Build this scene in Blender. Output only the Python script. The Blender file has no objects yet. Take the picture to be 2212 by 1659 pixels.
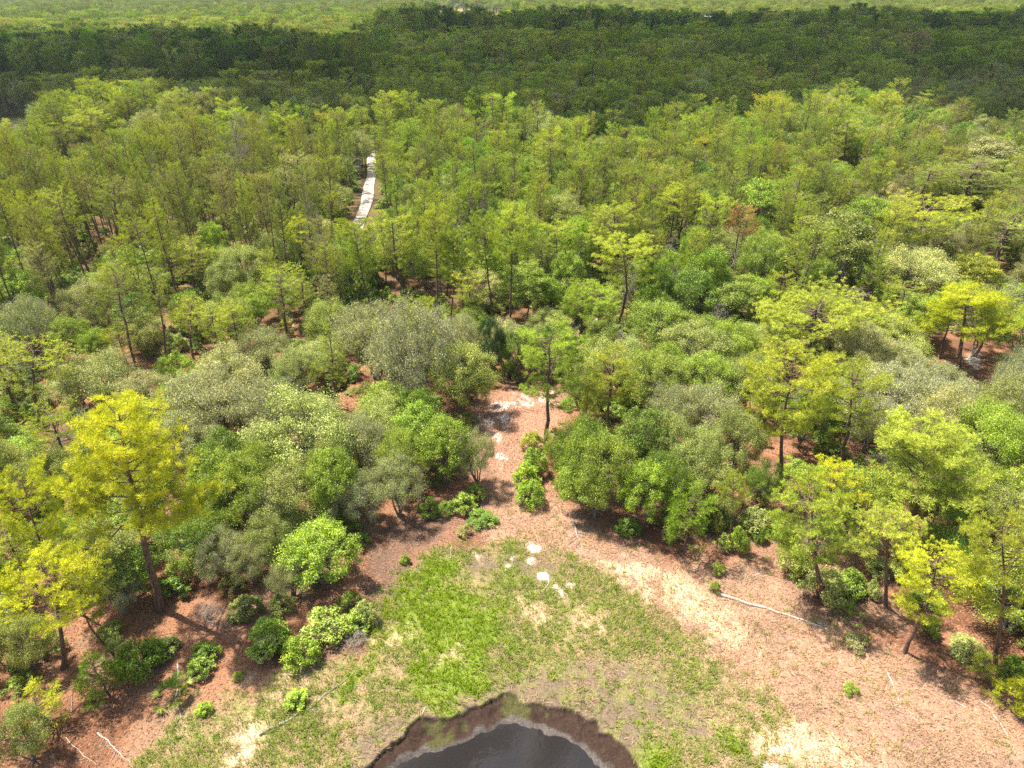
import bpy, math, random
import numpy as np
R = math.radians
scene = bpy.context.scene
col = scene.collection

# ---------------------------------------------------------------- camera
CH = 42.0
PITCH = R(30.7)
TANH = 0.7495
cam_d = bpy.data.cameras.new("camera")
cam_d.sensor_width = 36.0
cam_d.lens = 18.0 / TANH
cam_d.clip_start = 0.5
cam_d.clip_end = 12000
cam = bpy.data.objects.new("camera", cam_d)
cam.location = (0, 0, CH)
cam.rotation_euler = (math.pi / 2 - PITCH, 0, 0)
col.objects.link(cam)
scene.camera = cam

# ---------------------------------------------------------------- sky and sun
SUN_V = np.array([-0.40, 0.20, 0.92]); SUN_V /= np.linalg.norm(SUN_V)
SUN_EL = math.asin(SUN_V[2])
SUN_AZ = math.atan2(SUN_V[0], SUN_V[1])
world = bpy.data.worlds.new("World")
scene.world = world
world.use_nodes = True
wn = world.node_tree
sky = wn.nodes.new("ShaderNodeTexSky")
sky.sky_type = 'NISHITA'
sky.sun_disc = False
sky.sun_elevation = SUN_EL
sky.sun_rotation = SUN_AZ
sky.air_density = 1.0
sky.dust_density = 2.5
sky.ozone_density = 1.0
wn.links.new(sky.outputs[0], wn.nodes["Background"].inputs[0])
wn.nodes["Background"].inputs[1].default_value = 0.08
sd = bpy.data.lights.new("sun", 'SUN')
sd.energy = 5.0
sd.angle = R(0.8)
sd.color = (1.0, 0.91, 0.74)
sun = bpy.data.objects.new("sun", sd)
sun.rotation_euler = (0, math.pi / 2 - SUN_EL, math.atan2(SUN_V[1], SUN_V[0]))
sun.location = (-100, 50, 300)
col.objects.link(sun)
scene.view_settings.view_transform = 'Standard'
scene.view_settings.look = 'None'
scene.view_settings.gamma = 1.0
scene.view_settings.exposure = 1.0
cy = scene.cycles
cy.max_bounces = 6
cy.diffuse_bounces = 2
cy.glossy_bounces = 2
cy.transmission_bounces = 3
cy.transparent_max_bounces = 8
cy.volume_bounces = 0
cy.use_denoising = False
HAZE = True
HAZE_DENSITY = 0.00013

# ---------------------------------------------------------------- helpers
cP, sP = math.cos(PITCH), math.sin(PITCH)
def G(x, y, z=0.0):
    """ground (or height z) point seen at photo position x, y (photo 2212 wide)"""
    u = (x - 1106) / 1106 * TANH; v = (829.5 - y) / 1106 * TANH
    dz = -sP + v * cP
    t = (z - CH) / dz
    return (u * t, (cP + v * sP) * t)
def depth_of(X, Y, Z):
    return Y * cP - (Z - CH) * sP
def proj(X, Y, Z):
    c = depth_of(X, Y, Z)
    v = Y * sP + (Z - CH) * cP
    c = np.where(np.abs(c) < 1e-6, 1e-6, c)
    return 1106 + X / c * 1106 / TANH, 829.5 - v / c * 1106 / TANH
def nrm(a):
    return a / np.maximum(np.linalg.norm(a, axis=-1, keepdims=True), 1e-9)

def hash2(ix, iy, s):
    h = (ix.astype(np.int64) * 374761393 + iy.astype(np.int64) * 668265263 + s * 1442695041) & 0xffffffff
    h = ((h ^ (h >> 13)) * 1274126177) & 0xffffffff
    h = h ^ (h >> 16)
    return (h & 0xffff) / 65535.0
def vnoise(x, y, s=0):
    ix = np.floor(x); iy = np.floor(y); fx = x - ix; fy = y - iy
    fx = fx * fx * (3 - 2 * fx); fy = fy * fy * (3 - 2 * fy)
    a = hash2(ix, iy, s); b = hash2(ix + 1, iy, s); c = hash2(ix, iy + 1, s); d = hash2(ix + 1, iy + 1, s)
    return (a * (1 - fx) + b * fx) * (1 - fy) + (c * (1 - fx) + d * fx) * fy
def fbm(x, y, scale, s=0, octv=4):
    t = 0; a = 0.5; n = 0
    for k in range(octv):
        t = t + a * vnoise(x / scale, y / scale, s + k * 17); n += a
        a *= 0.5; scale *= 0.5
    return t / n
def sstep(a, b, x):
    t = np.clip((x - a) / (b - a), 0, 1)
    return t * t * (3 - 2 * t)
def inside(poly, x, y):
    n = len(poly); r = np.zeros(np.shape(x), bool)
    for i in range(n):
        x1, y1 = poly[i]; x2, y2 = poly[(i + 1) % n]
        if y1 == y2: continue
        c = ((y1 > y) != (y2 > y)) & (x < (x2 - x1) * (y - y1) / (y2 - y1) + x1)
        r ^= c
    return r
def segdist(poly, x, y, closed=True):
    d = np.full(np.shape(x), 1e9); n = len(poly)
    for i in range(n if closed else n - 1):
        x1, y1 = poly[i]; x2, y2 = poly[(i + 1) % n]
        dx, dy = x2 - x1, y2 - y1
        t = np.clip(((x - x1) * dx + (y - y1) * dy) / (dx * dx + dy * dy + 1e-12), 0, 1)
        d = np.minimum(d, np.hypot(x - x1 - t * dx, y - y1 - t * dy))
    return d
def sdist(poly, x, y):
    d = segdist(poly, x, y)
    return np.where(inside(poly, x, y), d, -d)

class MB:
    """collects vertices and faces (tris or quads) in numpy lumps; build() links ONE mesh"""
    def __init__(self):
        self.v = []; self.f = []; self.n = 0; self.mi = []; self.var = []
    def add(self, v, f, m=0, var=None):
        v = np.asarray(v, np.float32).reshape(-1, 3); f = np.asarray(f, np.int64)
        self.v.append(v); self.f.append(f + self.n); self.mi.append(np.full(len(f), m, np.int32))
        self.var.append(np.full(len(v), 0.5, np.float32) if var is None else np.asarray(var, np.float32))
        self.n += len(v)
    def tube(self, pts, rad, sides=5, m=0, cap=True):
        pts = np.asarray(pts, float); k = len(pts)
        rad = np.broadcast_to(np.asarray(rad, float), (k,))
        t = nrm(np.gradient(pts, axis=0))
        up = np.array([0.0, 0, 1]) if abs(t[0][2]) < 0.8 else np.array([1.0, 0, 0])
        a = nrm(np.cross(t, up)); b = np.cross(t, a)
        ang = np.arange(sides) * 2 * math.pi / sides
        ring = pts[:, None, :] + rad[:, None, None] * (a[:, None, :] * np.cos(ang)[None, :, None] + b[:, None, :] * np.sin(ang)[None, :, None])
        i = np.arange(k - 1)[:, None] * sides; j = np.arange(sides)[None, :]; j2 = (j + 1) % sides
        q = np.stack([i + j, i + j2, i + sides + j2, i + sides + j], -1).reshape(-1, 4)
        self.add(ring.reshape(-1, 3), q, m)
        if cap:
            base = self.n - k * sides
            self.f.append(np.array([[base + (k - 1) * sides + s for s in (0, 1, 2)] + [base + (k - 1) * sides + min(3, sides - 1)]]) if sides > 3 else np.array([[base + (k - 1) * sides, base + (k - 1) * sides + 1, base + (k - 1) * sides + 2]]))
            self.mi.append(np.full(1, m, np.int32))
    def mesh(self, name, mats):
        me = bpy.data.meshes.new(name)
        V = np.concatenate(self.v); nv = len(V)
        li = np.concatenate([f.ravel() for f in self.f]).astype(np.int32)
        ls = np.concatenate([np.full(len(f), f.shape[1], np.int32) for f in self.f])
        st = np.concatenate([[0], np.cumsum(ls)[:-1]]).astype(np.int32)
        me.vertices.add(nv); me.vertices.foreach_set("co", V.ravel())
        me.loops.add(len(li)); me.loops.foreach_set("vertex_index", li)
        me.polygons.add(len(ls)); me.polygons.foreach_set("loop_start", st)
        me.polygons.foreach_set("material_index", np.concatenate(self.mi))
        at = me.attributes.new("var", 'FLOAT', 'POINT'); at.data.foreach_set("value", np.concatenate(self.var))
        for m in mats: me.materials.append(m)
        me.update(calc_edges=True)
        return me
def link(name, data, parent=None, loc=None):
    o = bpy.data.objects.new(name, data); col.objects.link(o)
    if parent: o.parent = parent
    if loc is not None: o.location = loc
    return o
def tag(o, label=None, cat=None, group=None, kind=None):
    if label: o["label"] = label
    if cat: o["category"] = cat
    if group: o["group"] = group
    if kind: o["kind"] = kind
    return o

# ---------------------------------------------------------------- materials
def newmat(name):
    m = bpy.data.materials.new(name); m.use_nodes = True
    nt = m.node_tree; nt.nodes.clear()
    out = nt.nodes.new("ShaderNodeOutputMaterial")
    return m, nt, out
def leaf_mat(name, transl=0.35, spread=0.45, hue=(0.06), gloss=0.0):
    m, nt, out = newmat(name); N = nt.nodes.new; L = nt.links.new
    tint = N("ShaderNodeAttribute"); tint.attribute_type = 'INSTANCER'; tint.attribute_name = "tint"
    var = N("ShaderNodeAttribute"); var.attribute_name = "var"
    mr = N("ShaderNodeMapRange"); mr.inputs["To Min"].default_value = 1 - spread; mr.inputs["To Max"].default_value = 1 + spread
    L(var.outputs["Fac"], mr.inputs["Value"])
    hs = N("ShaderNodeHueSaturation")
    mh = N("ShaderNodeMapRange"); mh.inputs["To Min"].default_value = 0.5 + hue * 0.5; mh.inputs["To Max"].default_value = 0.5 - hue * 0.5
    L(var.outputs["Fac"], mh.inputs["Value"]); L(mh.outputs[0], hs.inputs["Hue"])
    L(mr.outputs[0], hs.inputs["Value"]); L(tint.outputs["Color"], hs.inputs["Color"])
    d = N("ShaderNodeBsdfDiffuse"); t = N("ShaderNodeBsdfTranslucent"); mx = N("ShaderNodeMixShader")
    L(hs.outputs[0], d.inputs[0])
    tc = N("ShaderNodeMix"); tc.data_type = 'RGBA'; tc.blend_type = 'MULTIPLY'; tc.inputs[0].default_value = 1
    L(hs.outputs[0], tc.inputs[6]); tc.inputs[7].default_value = (1.05, 1.15, 0.45, 1)
    L(tc.outputs[2], t.inputs[0])
    mx.inputs[0].default_value = transl
    L(d.outputs[0], mx.inputs[1]); L(t.outputs[0], mx.inputs[2])
    last = mx
    if gloss:
        g = N("ShaderNodeBsdfGlossy"); g.inputs["Roughness"].default_value = 0.45; g.inputs[0].default_value = (1, 1, 1, 1)
        m2 = N("ShaderNodeMixShader"); m2.inputs[0].default_value = gloss
        L(mx.outputs[0], m2.inputs[1]); L(g.outputs[0], m2.inputs[2]); last = m2
    L(last.outputs[0], out.inputs[0])
    return m
def bark_mat(name, c1, c2, scale=3.0):
    m, nt, out = newmat(name); N = nt.nodes.new; L = nt.links.new
    tc = N("ShaderNodeTexCoord"); mp = N("ShaderNodeMapping"); mp.inputs["Scale"].default_value = (scale * 3, scale * 3, scale * 0.6)
    no = N("ShaderNodeTexNoise"); no.inputs["Scale"].default_value = 1.5; no.inputs["Detail"].default_value = 5
    L(tc.outputs["Object"], mp.inputs[0]); L(mp.outputs[0], no.inputs["Vector"])
    cr = N("ShaderNodeValToRGB"); cr.color_ramp.elements[0].position = 0.35; cr.color_ramp.elements[1].position = 0.68
    cr.color_ramp.elements[0].color = (*c1, 1); cr.color_ramp.elements[1].color = (*c2, 1)
    L(no.outputs["Fac"], cr.inputs[0])
    b = N("ShaderNodeBsdfPrincipled"); b.inputs["Roughness"].default_value = 0.9
    L(cr.outputs[0], b.inputs["Base Color"])
    bu = N("ShaderNodeBump"); bu.inputs["Strength"].default_value = 0.6; bu.inputs["Distance"].default_value = 0.05
    L(no.outputs["Fac"], bu.inputs["Height"]); L(bu.outputs[0], b.inputs["Normal"])
    L(b.outputs[0], out.inputs[0])
    return m
M_needle = leaf_mat("pine_needles", 0.27, 0.50, 0.03)
M_leaf = leaf_mat("oak_leaves", 0.24, 0.50, 0.04, 0.03)
M_moss = leaf_mat("spanish_moss", 0.25, 0.35, 0.0)
M_grass = leaf_mat("grass_blades", 0.30, 0.40, 0.04)
M_pbark = bark_mat("pine_bark", (0.06, 0.038, 0.03), (0.26, 0.17, 0.135))
M_obark = bark_mat("oak_bark", (0.10, 0.085, 0.07), (0.36, 0.33, 0.29))
M_dead = bark_mat("dead_wood", (0.22, 0.18, 0.155), (0.50, 0.45, 0.41))
M_white = bark_mat("bleached_wood", (0.34, 0.30, 0.26), (0.70, 0.66, 0.62))
M_twig = bark_mat("twig_wood", (0.14, 0.11, 0.09), (0.34, 0.29, 0.25))

# ---------------------------------------------------------------- foliage makers
def leaves(mb, c, nor, L, W, rng, m=0, var=None, elong=None):
    """rhomb leaves: centres c, normals nor"""
    n = len(c)
    nor = nrm(nor)
    a = nrm(np.cross(nor, rng.normal(size=(n, 3)))) if elong is None else nrm(elong)
    b = np.cross(nor, a)
    l = (L * (0.7 + 0.6 * rng.random(n)))[:, None] / 2; w = (W * (0.7 + 0.6 * rng.random(n)))[:, None] / 2
    V = np.stack([c - a * l, c + b * w, c + a * l, c - b * w], 1).reshape(-1, 3)
    F = np.arange(n * 4).reshape(-1, 4)
    v = rng.random(n) if var is None else var
    mb.add(V, F, m, np.repeat(v, 4))
def tufts(mb, c, ax, r, nb, W, rng, m=0, tv=None, droop=0.0):
    """starbursts of needle blades round points c, leaning to ax"""
    n = len(c)
    d = nrm(rng.normal(size=(n, nb, 3)) + ax[:, None, :] * 0.75)
    d[:, :, 2] -= droop
    ln = r[:, None] * (0.7 + 0.5 * rng.random((n, nb)))
    tip = c[:, None, :] + d * ln[..., None]
    side = nrm(np.cross(d, rng.normal(size=(n, nb, 3)))) * (W / 2)
    base = c[:, None, :] + d * (ln * 0.12)[..., None]
    mid = c[:, None, :] + d * (ln * 0.6)[..., None]
    V = np.stack([base, mid + side, tip, mid - side], 2).reshape(-1, 3)
    F = np.arange(n * nb * 4).reshape(-1, 4)
    tv = rng.random(n) if tv is None else tv
    v = np.clip(tv[:, None] + rng.normal(size=(n, nb)) * 0.12, 0, 1)
    mb.add(V, F, m, np.repeat(v.ravel(), 4))
def curve(a, b, bend, n, rng, j=0.0):
    t = np.linspace(0, 1, n)[:, None]
    p = a * (1 - t) + b * t + np.array(bend) * (4 * t * (1 - t))
    if j: p[1:-1] += rng.normal(size=(n - 2, 3)) * j
    return p

def pine_proto(seed, H=14.0, W=7.0, cb=0.45, style='open', nl=34, tuft=0.31, nb=34, dead_low=4, trunk_r=0.19, blade=0.03, tk=3.8):
    """long-needled pine; the crown proto is W wide and ends at height H"""
    rng = np.random.default_rng(seed)
    tr, cr = MB(), MB()
    ws = rng.normal(size=2) * 0.25
    n = 9; t = np.linspace(0, 1, n)
    P = np.stack([ws[0] * np.sin(t * 2.4) * 1.2 + rng.normal(size=n) * 0.06 * (t > 0), ws[1] * np.sin(t * 3.1) * 1.2 + rng.normal(size=n) * 0.06 * (t > 0), t * H * 0.965], 1)
    P[0, :2] = 0; P[0, 2] = -0.35
    tr.tube(P, trunk_r * (1 - 0.82 * t ** 1.1) * (1 + 0.35 * np.exp(-t * 30)), 8)
    def trunk_at(z):
        return np.array([np.interp(z, P[:, 2], P[:, 0]), np.interp(z, P[:, 2], P[:, 1]), z])
    C, A = [], []
    for i in range(nl):
        f = (i + rng.random()) / nl
        if style == 'flat': f = 1 - (1 - f) ** 1.6
        z = H * (cb + (0.97 - cb) * f)
        if style == 'two': pr = 1.0 - 0.3 * f if f < 0.28 else 0.66 * math.sqrt(max(0.04, 1 - ((f - 0.28) / 0.74) ** 2.2))
        elif style == 'open': pr = 0.40 + 0.60 * math.sin(math.pi * min(1, 0.30 + 0.75 * f)) ** 0.9 if f < 0.9 else 0.38
        elif style == 'cone': pr = 1.0 - 0.86 * f
        elif style == 'flat': pr = 0.75 + 0.3 * f if f < 0.9 else 0.6
        else: pr = 0.45 + 0.55 * math.sin(math.pi * (0.15 + 0.75 * f))
        ln = W / 2 * pr * (0.72 + 0.45 * rng.random())
        az = i * 2.399 + rng.normal() * 0.5
        s = trunk_at(z)
        up = (0.35 + 0.35 * f) * ln * (0.6 + 0.6 * rng.random()) if style != 'cone' else 0.18 * ln
        e = s + np.array([math.cos(az) * ln, math.sin(az) * ln, up])
        e[2] = min(e[2], H)
        pts = curve(s, e, (0, 0, -0.10 * ln), 5, rng, 0.05 * ln * 0.4)
        tr.tube(pts, np.linspace(0.028 + 0.012 * ln, 0.012, 5), 4, cap=False)
        k = max(3, int(ln * tk))
        for q in range(k):
            tt = 0.34 + 0.66 * (q + rng.random()) / k
            b0 = pts[0] * 0 + np.array([np.interp(tt * 4, range(5), pts[:, d]) for d in range(3)])
            sl = ln * 0.26 * (0.5 + rng.random()) * (1.15 - tt * 0.5) + 0.12
            sa = az + (1 if q % 2 else -1) * (0.5 + 0.7 * rng.random())
            te = b0 + np.array([math.cos(sa) * sl, math.sin(sa) * sl, sl * (0.15 + 0.6 * rng.random())])
            if sl > 0.35: tr.tube(np.array([b0, (b0 + te) / 2 + rng.normal(size=3) * 0.03, te]), [0.014, 0.011, 0.008], 3, cap=False)
            C.append(te); A.append(nrm(te - b0 + np.array([0, 0, 0.35])))
            if sl > 0.30:
                C.append((b0 + te) / 2 + rng.normal(size=3) * 0.12); A.append(np.array([0, 0, 1.0]))
        C.append(e); A.append(nrm(e - s))
    C = np.array(C); A = np.array(A)
    r = tuft * (0.75 + 0.5 * rng.random(len(C)))
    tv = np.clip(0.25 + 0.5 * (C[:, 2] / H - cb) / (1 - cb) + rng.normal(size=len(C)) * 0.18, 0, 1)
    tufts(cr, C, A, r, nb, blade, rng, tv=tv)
    for i in range(dead_low):
        z = H * cb * (0.45 + 0.5 * rng.random()); az = rng.random() * 6.3; ln = 0.5 + 1.4 * rng.random()
        s = trunk_at(z); e = s + np.array([math.cos(az) * ln, math.sin(az) * ln, 0.1 * ln])
        tr.tube(curve(s, e, (0, 0, 0.1), 4, rng, 0.05), [0.03, 0.022, 0.015, 0.008], 3, cap=False)
    return dict(trunk=tr, crown=cr, H=H, W=W, bark=M_pbark, leaf=M_needle)

def oak_proto(seed, H=8.0, W=8.0, cb=0.35, nlobe=30, leaf=0.125, dens=1.0, moss=0.0, stems=3, bark=None, lobe_r=1.0, twiggy=0.25, flat=1.0):
    rng = np.random.default_rng(seed)
    tr, cr = MB(), MB(); ms = MB() if moss else None
    cz = H * (cb + (1 - cb) * 0.42); rz = H - cz; 
    fork = []
    for s in range(stems):
        a = rng.random() * 6.3; l = W * 0.10 * (0.4 + rng.random())
        e = np.array([math.cos(a) * l, math.sin(a) * l, H * (cb * (0.7 + 0.5 * rng.random()))])
        b0 = np.array([rng.normal() * 0.18, rng.normal() * 0.18, -0.3])
        tr.tube(curve(b0, e, (rng.normal() * .15, rng.normal() * .15, 0), 5, rng, 0.05), np.linspace(0.19, 0.10, 5) * (W / 8) ** 0.5, 7)
        fork.append(e)
    C, S = [], []
    for i in range(nlobe):
        f = (i + 0.5) / nlobe
        u = 1 - f * 1.25
        ph = i * 2.39996 + rng.normal() * 0.25
        rr = math.sqrt(max(0, 1 - u * u)) if u > 0 else 1.0 - 0.12 * abs(u)
        k = 0.74 + 0.16 * rng.random()
        p = np.array([math.cos(ph) * rr * W / 2 * k, math.sin(ph) * rr * W / 2 * k, cz + (u if u > 0 else u * 1.5) * rz * k * flat])
        p *= np.array([1, 1, 1]) ; p += rng.normal(size=3) * 0.18
        C.append(p); S.append(lobe_r * (W / 8) * (0.70 + 0.65 * rng.random()))
    for i in range(nlobe // 4):
        C.append(np.array([rng.normal() * W * .14, rng.normal() * W * .14, cz + rng.normal() * rz * 0.25])); S.append(0.8 * lobe_r * W / 8)
    for c, s in zip(C, S):
        f0 = fork[rng.integers(len(fork))]
        pts = curve(f0, c, (0, 0, 0.10 * np.linalg.norm(c - f0)), 5, rng, 0.10)
        tr.tube(pts, np.linspace(0.075, 0.022, 5) * (W / 8) ** 0.5, 4, cap=False)
        nsub = 9
        D = nrm(rng.normal(size=(nsub, 3)) + nrm(c - np.array([0, 0, cz]))[None] * 0.8 + np.array([0, 0, 0.3]))
        sub = c + D * s * (0.35 + 0.75 * rng.random((nsub, 1)))
        sub = np.concatenate([sub, c[None]])
        for qi, q in enumerate(sub[:-1]):
            tr.tube(np.array([c, (c + q) / 2 + rng.normal(size=3) * 0.05, q + (q - c) * (0.30 + twiggy)]), [0.02, 0.013, 0.005], 3, cap=False)
            for w in range(int(1 + 6 * twiggy)):
                e = q + nrm(rng.normal(size=3) + (q - c)) * (0.30 + 0.5 * rng.random())
                tr.tube(np.array([q, (q + e) / 2 + rng.normal(size=3) * .03, e]), [0.012, 0.008, 0.004], 3, cap=False)
        for q in sub:
            n = int(95 * dens * (0.35 + 1.3 * rng.random()) * (s / 1.0) ** 1.2)
            sp = s * (0.20 + 0.16 * rng.random())
            d = rng.normal(size=(n, 3))
            pos = q + d * sp * np.array([1.15, 1.15, 0.75])
            base = 0.5 + rng.normal() * 0.16
            v = np.clip(base + rng.normal(size=n) * 0.22, 0, 1)
            leaves(cr, pos, d * 0.5 + rng.normal(size=(n, 3)) * 0.7 + np.array([0, 0, 0.45]), leaf, leaf * 0.6, rng, var=v)
            if ms is not None and rng.random() < moss:
                n2 = int(20 * s)
                pos = q + nrm(rng.normal(size=(n2, 3))) * s * 0.5
                leaves(ms, pos, rng.normal(size=(n2, 3)) * np.array([1, 1, 0.25]), 0.34, 0.05, rng, elong=np.array([0, 0, -1.0]) + rng.normal(size=(n2, 3)) * 0.35)
    return dict(trunk=tr, crown=cr, moss=ms, H=H, W=W, bark=bark or M_obark, leaf=M_leaf)

def dead_proto(seed, H=9.0, W=5.0, depth=4, fork=3, up=0.5, r0=0.11, mat=None, fine=1.0, cb=0.3):
    rng = np.random.default_rng(seed)
    tr, cr = MB(), MB()
    n = 7; t = np.linspace(0, 1, n)
    P = np.stack([rng.normal(size=n) * 0.10 * t * 2, rng.normal(size=n) * 0.10 * t * 2, t * H * 0.9], 1); P[0] = (0, 0, -0.3)
    tr.tube(P, r0 * (1 - 0.8 * t) + 0.012, 7)
    def grow(p, d, l, r, k):
        e = p + d * l; m = (p + e) / 2 + rng.normal(size=3) * l * 0.07
        (tr if k == 0 or depth < 3 else cr).tube(np.array([p, m, e]), [r, r * 0.8, r * 0.55], 4 if k == 0 else 3, cap=False)
        if k >= depth: return
        for q in range(fork + (k > 1)):
            t0 = 0.35 + 0.65 * rng.random()
            b = p + (e - p) * t0
            nd = nrm(d * 0.9 + rng.normal(size=3) * 0.62 + np.array([0, 0, 0.18 * up]))
            grow(b, nd, l * (0.55 + 0.2 * rng.random()), max(r * 0.5, 0.009), k + 1)
    N = 13
    for i in range(N):
        f = i / N; z = H * (cb + (0.88 - cb) * f); az = i * 2.4 + rng.normal() * 0.4
        s = np.array([np.interp(z, P[:, 2], P[:, 0]), np.interp(z, P[:, 2], P[:, 1]), z])
        l = W / 2 * 0.62 * (1.0 - 0.45 * f) * (0.7 + 0.5 * rng.random())
        grow(s, nrm(np.array([math.cos(az), math.sin(az), up + 0.5 * f])), l, 0.05 * (1 - 0.5 * f), 0)
    grow(P[-1], np.array([0, 0, 1.0]), H * 0.12, 0.03, 0)
    return dict(trunk=tr, crown=cr, H=H, W=W, bark=mat or M_dead, leaf=mat or M_dead, branches=True)

def shrub_proto(seed, H=1.8, W=2.6, leaf=0.12, n=46, dens=1.0, big=False):
    rng = np.random.default_rng(seed)
    tr, cr = MB(), MB()
    for i in range(n):
        az = rng.random() * 6.3; rr = math.sqrt(rng.random()) * 0.85
        z = H * (0.12 + 0.85 * (1 - rr ** 2) * rng.random() ** 0.5)
        c = np.array([math.cos(az) * rr * W / 2, math.sin(az) * rr * W / 2, z])
        b0 = c * np.array([0.15, 0.15, 0]) + np.array([0, 0, -0.1])
        tr.tube(curve(b0, c, (0, 0, 0.1), 4, rng, 0.05), [0.022, 0.018, 0.012, 0.006], 3, cap=False)
        k = int(80 * dens)
        d = nrm(rng.normal(size=(k, 3)) + np.array([0, 0, 0.4]))
        pos = c + d * (0.30 * (W / 2.6) ** 0.5) * rng.random((k, 1)) ** 0.4
        leaves(cr, pos, d + rng.normal(size=(k, 3)) * 0.6 + np.array([0, 0, 0.5]), leaf, leaf * 0.55, rng, var=np.clip(0.5 + rng.normal() * .15 + rng.normal(size=k) * .2, 0, 1))
    return dict(trunk=tr, crown=cr, H=H, W=W, bark=M_twig, leaf=M_leaf, stems=True)

def palmetto_proto(seed, H=1.3, W=2.4):
    rng = np.random.default_rng(seed)
    tr, cr = MB(), MB()
    for i in range(16):
        az = rng.random() * 6.3; el = 0.35 + rng.random() * 0.9; l = 0.5 + rng.random() * 0.6
        c = np.array([math.cos(az) * math.cos(el) * l, math.sin(az) * math.cos(el) * l, math.sin(el) * l])
        tr.tube(np.array([[0, 0, -0.05], c * 0.5 + [0, 0, 0.05], c]), [0.02, 0.014, 0.01], 3, cap=False)
        out = nrm(c); side = nrm(np.cross(out, [0, 0, 1])); 
        for q in range(13):
            a = (q - 6) / 6 * 1.35
            d = nrm(out * math.cos(a) + side * math.sin(a) + rng.normal(size=3) * 0.05)
            e = c + d * 0.55; w = np.cross(d, np.cross(out, side)) * 0.03
            cr.add([c, (c + e) / 2 + w, e - [0, 0, 0.06], (c + e) / 2 - w], [[0, 1, 2, 3]], 0, [rng.random()] * 4)
    return dict(trunk=tr, crown=cr, H=H, W=W, bark=M_twig, leaf=M_leaf, stems=True)

PROTO = {
    'P': [pine_proto(11, 14, 6.4, 0.55, 'open', 32), pine_proto(12, 14, 6.2, 0.46, 'round', 36), pine_proto(13, 14, 7.2, 0.58, 'flat', 30), pine_proto(14, 14, 5.6, 0.42, 'round', 36), pine_proto(15, 14, 6.6, 0.50, 'flat', 26), pine_proto(16, 14, 6.0, 0.60, 'open', 26)],
    'F': [pine_proto(21, 10, 10.5, 0.36, 'flat', 44, trunk_r=0.26, dead_low=7)],
    'Z': [pine_proto(25, 19, 10.0, 0.47, 'two', 54, tuft=0.40, nb=44, trunk_r=0.30, tk=3.6, dead_low=5), pine_proto(26, 14, 8.4, 0.50, 'two', 46, tuft=0.34, nb=34, trunk_r=0.22, tk=4.6)],
    'Y': [pine_proto(31, 5, 3.4, 0.10, 'cone', 26, tuft=0.36, dead_low=0, trunk_r=0.07, nb=22), pine_proto(32, 5, 3.0, 0.16, 'round', 24, tuft=0.36, dead_low=0, trunk_r=0.07, nb=22)],
    'S': [pine_proto(40 + i, 13, *a, tuft=0.23, nb=13, dead_low=14, trunk_r=0.19, blade=0.036, tk=5.2) for i, a in enumerate([(5.0, 0.55, 'round', 30), (4.4, 0.40, 'cone', 42), (5.2, 0.62, 'open', 24), (4.8, 0.34, 'round', 46), (4.8, 0.66, 'flat', 20), (5.2, 0.50, 'round', 30)])],
    'O': [oak_proto(51, 8, 8, 0.24, 34), oak_proto(52, 8, 8, 0.20, 38, flat=0.9), oak_proto(53, 8, 7.4, 0.26, 30, stems=4), oak_proto(54, 8, 8.6, 0.22, 42, lobe_r=0.9), oak_proto(55, 8, 8.2, 0.18, 40, lobe_r=0.95, stems=2)],
    'B': [oak_proto(61, 8, 6.4, 0.26, 28, leaf=0.15, dens=0.95, stems=2, lobe_r=1.05), oak_proto(62, 9, 6.0, 0.24, 30, leaf=0.15, dens=0.95, stems=1, lobe_r=1.0), oak_proto(63, 8, 7.0, 0.22, 34, leaf=0.15, dens=0.95, stems=2)],
    'M': [oak_proto(71, 8, 8, 0.34, 30, leaf=0.12, dens=0.42, moss=0.95, stems=5, twiggy=0.8, lobe_r=1.05), oak_proto(72, 8, 7.6, 0.30, 28, leaf=0.12, dens=0.36, moss=1.0, stems=4, twiggy=0.95, lobe_r=1.05)],
    'D': [dead_proto(81, 9, 6, 4, 3, 0.5), dead_proto(82, 8, 6.5, 4, 3, 0.8, r0=0.09, cb=0.1), dead_proto(83, 10, 5, 4, 3, 0.3)],
    'W': [dead_proto(91, 9, 4.5, 2, 3, 0.15, mat=M_white, r0=0.15, cb=0.45), dead_proto(92, 9, 3.6, 2, 2, 0.4, mat=M_white, r0=0.13, cb=0.5)],
    'H': [shrub_proto(101), shrub_proto(102, 1.7, 2.4, 0.11, 40), shrub_proto(103, 2.0, 2.4, 0.14, 36), shrub_proto(104, 2.2, 2.2, 0.12, 26), shrub_proto(105, 1.6, 2.8, 0.12, 30)],
    'L': [palmetto_proto(111)],
}
for k, lst in PROTO.items():
    for i, p in enumerate(lst):
        p['trunk_me'] = p['trunk'].mesh("trunk", [p['bark']])
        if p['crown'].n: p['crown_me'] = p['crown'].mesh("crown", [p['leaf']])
        if p.get('moss') is not None: p['moss_me'] = p['moss'].mesh("moss", [M_moss])

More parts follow.
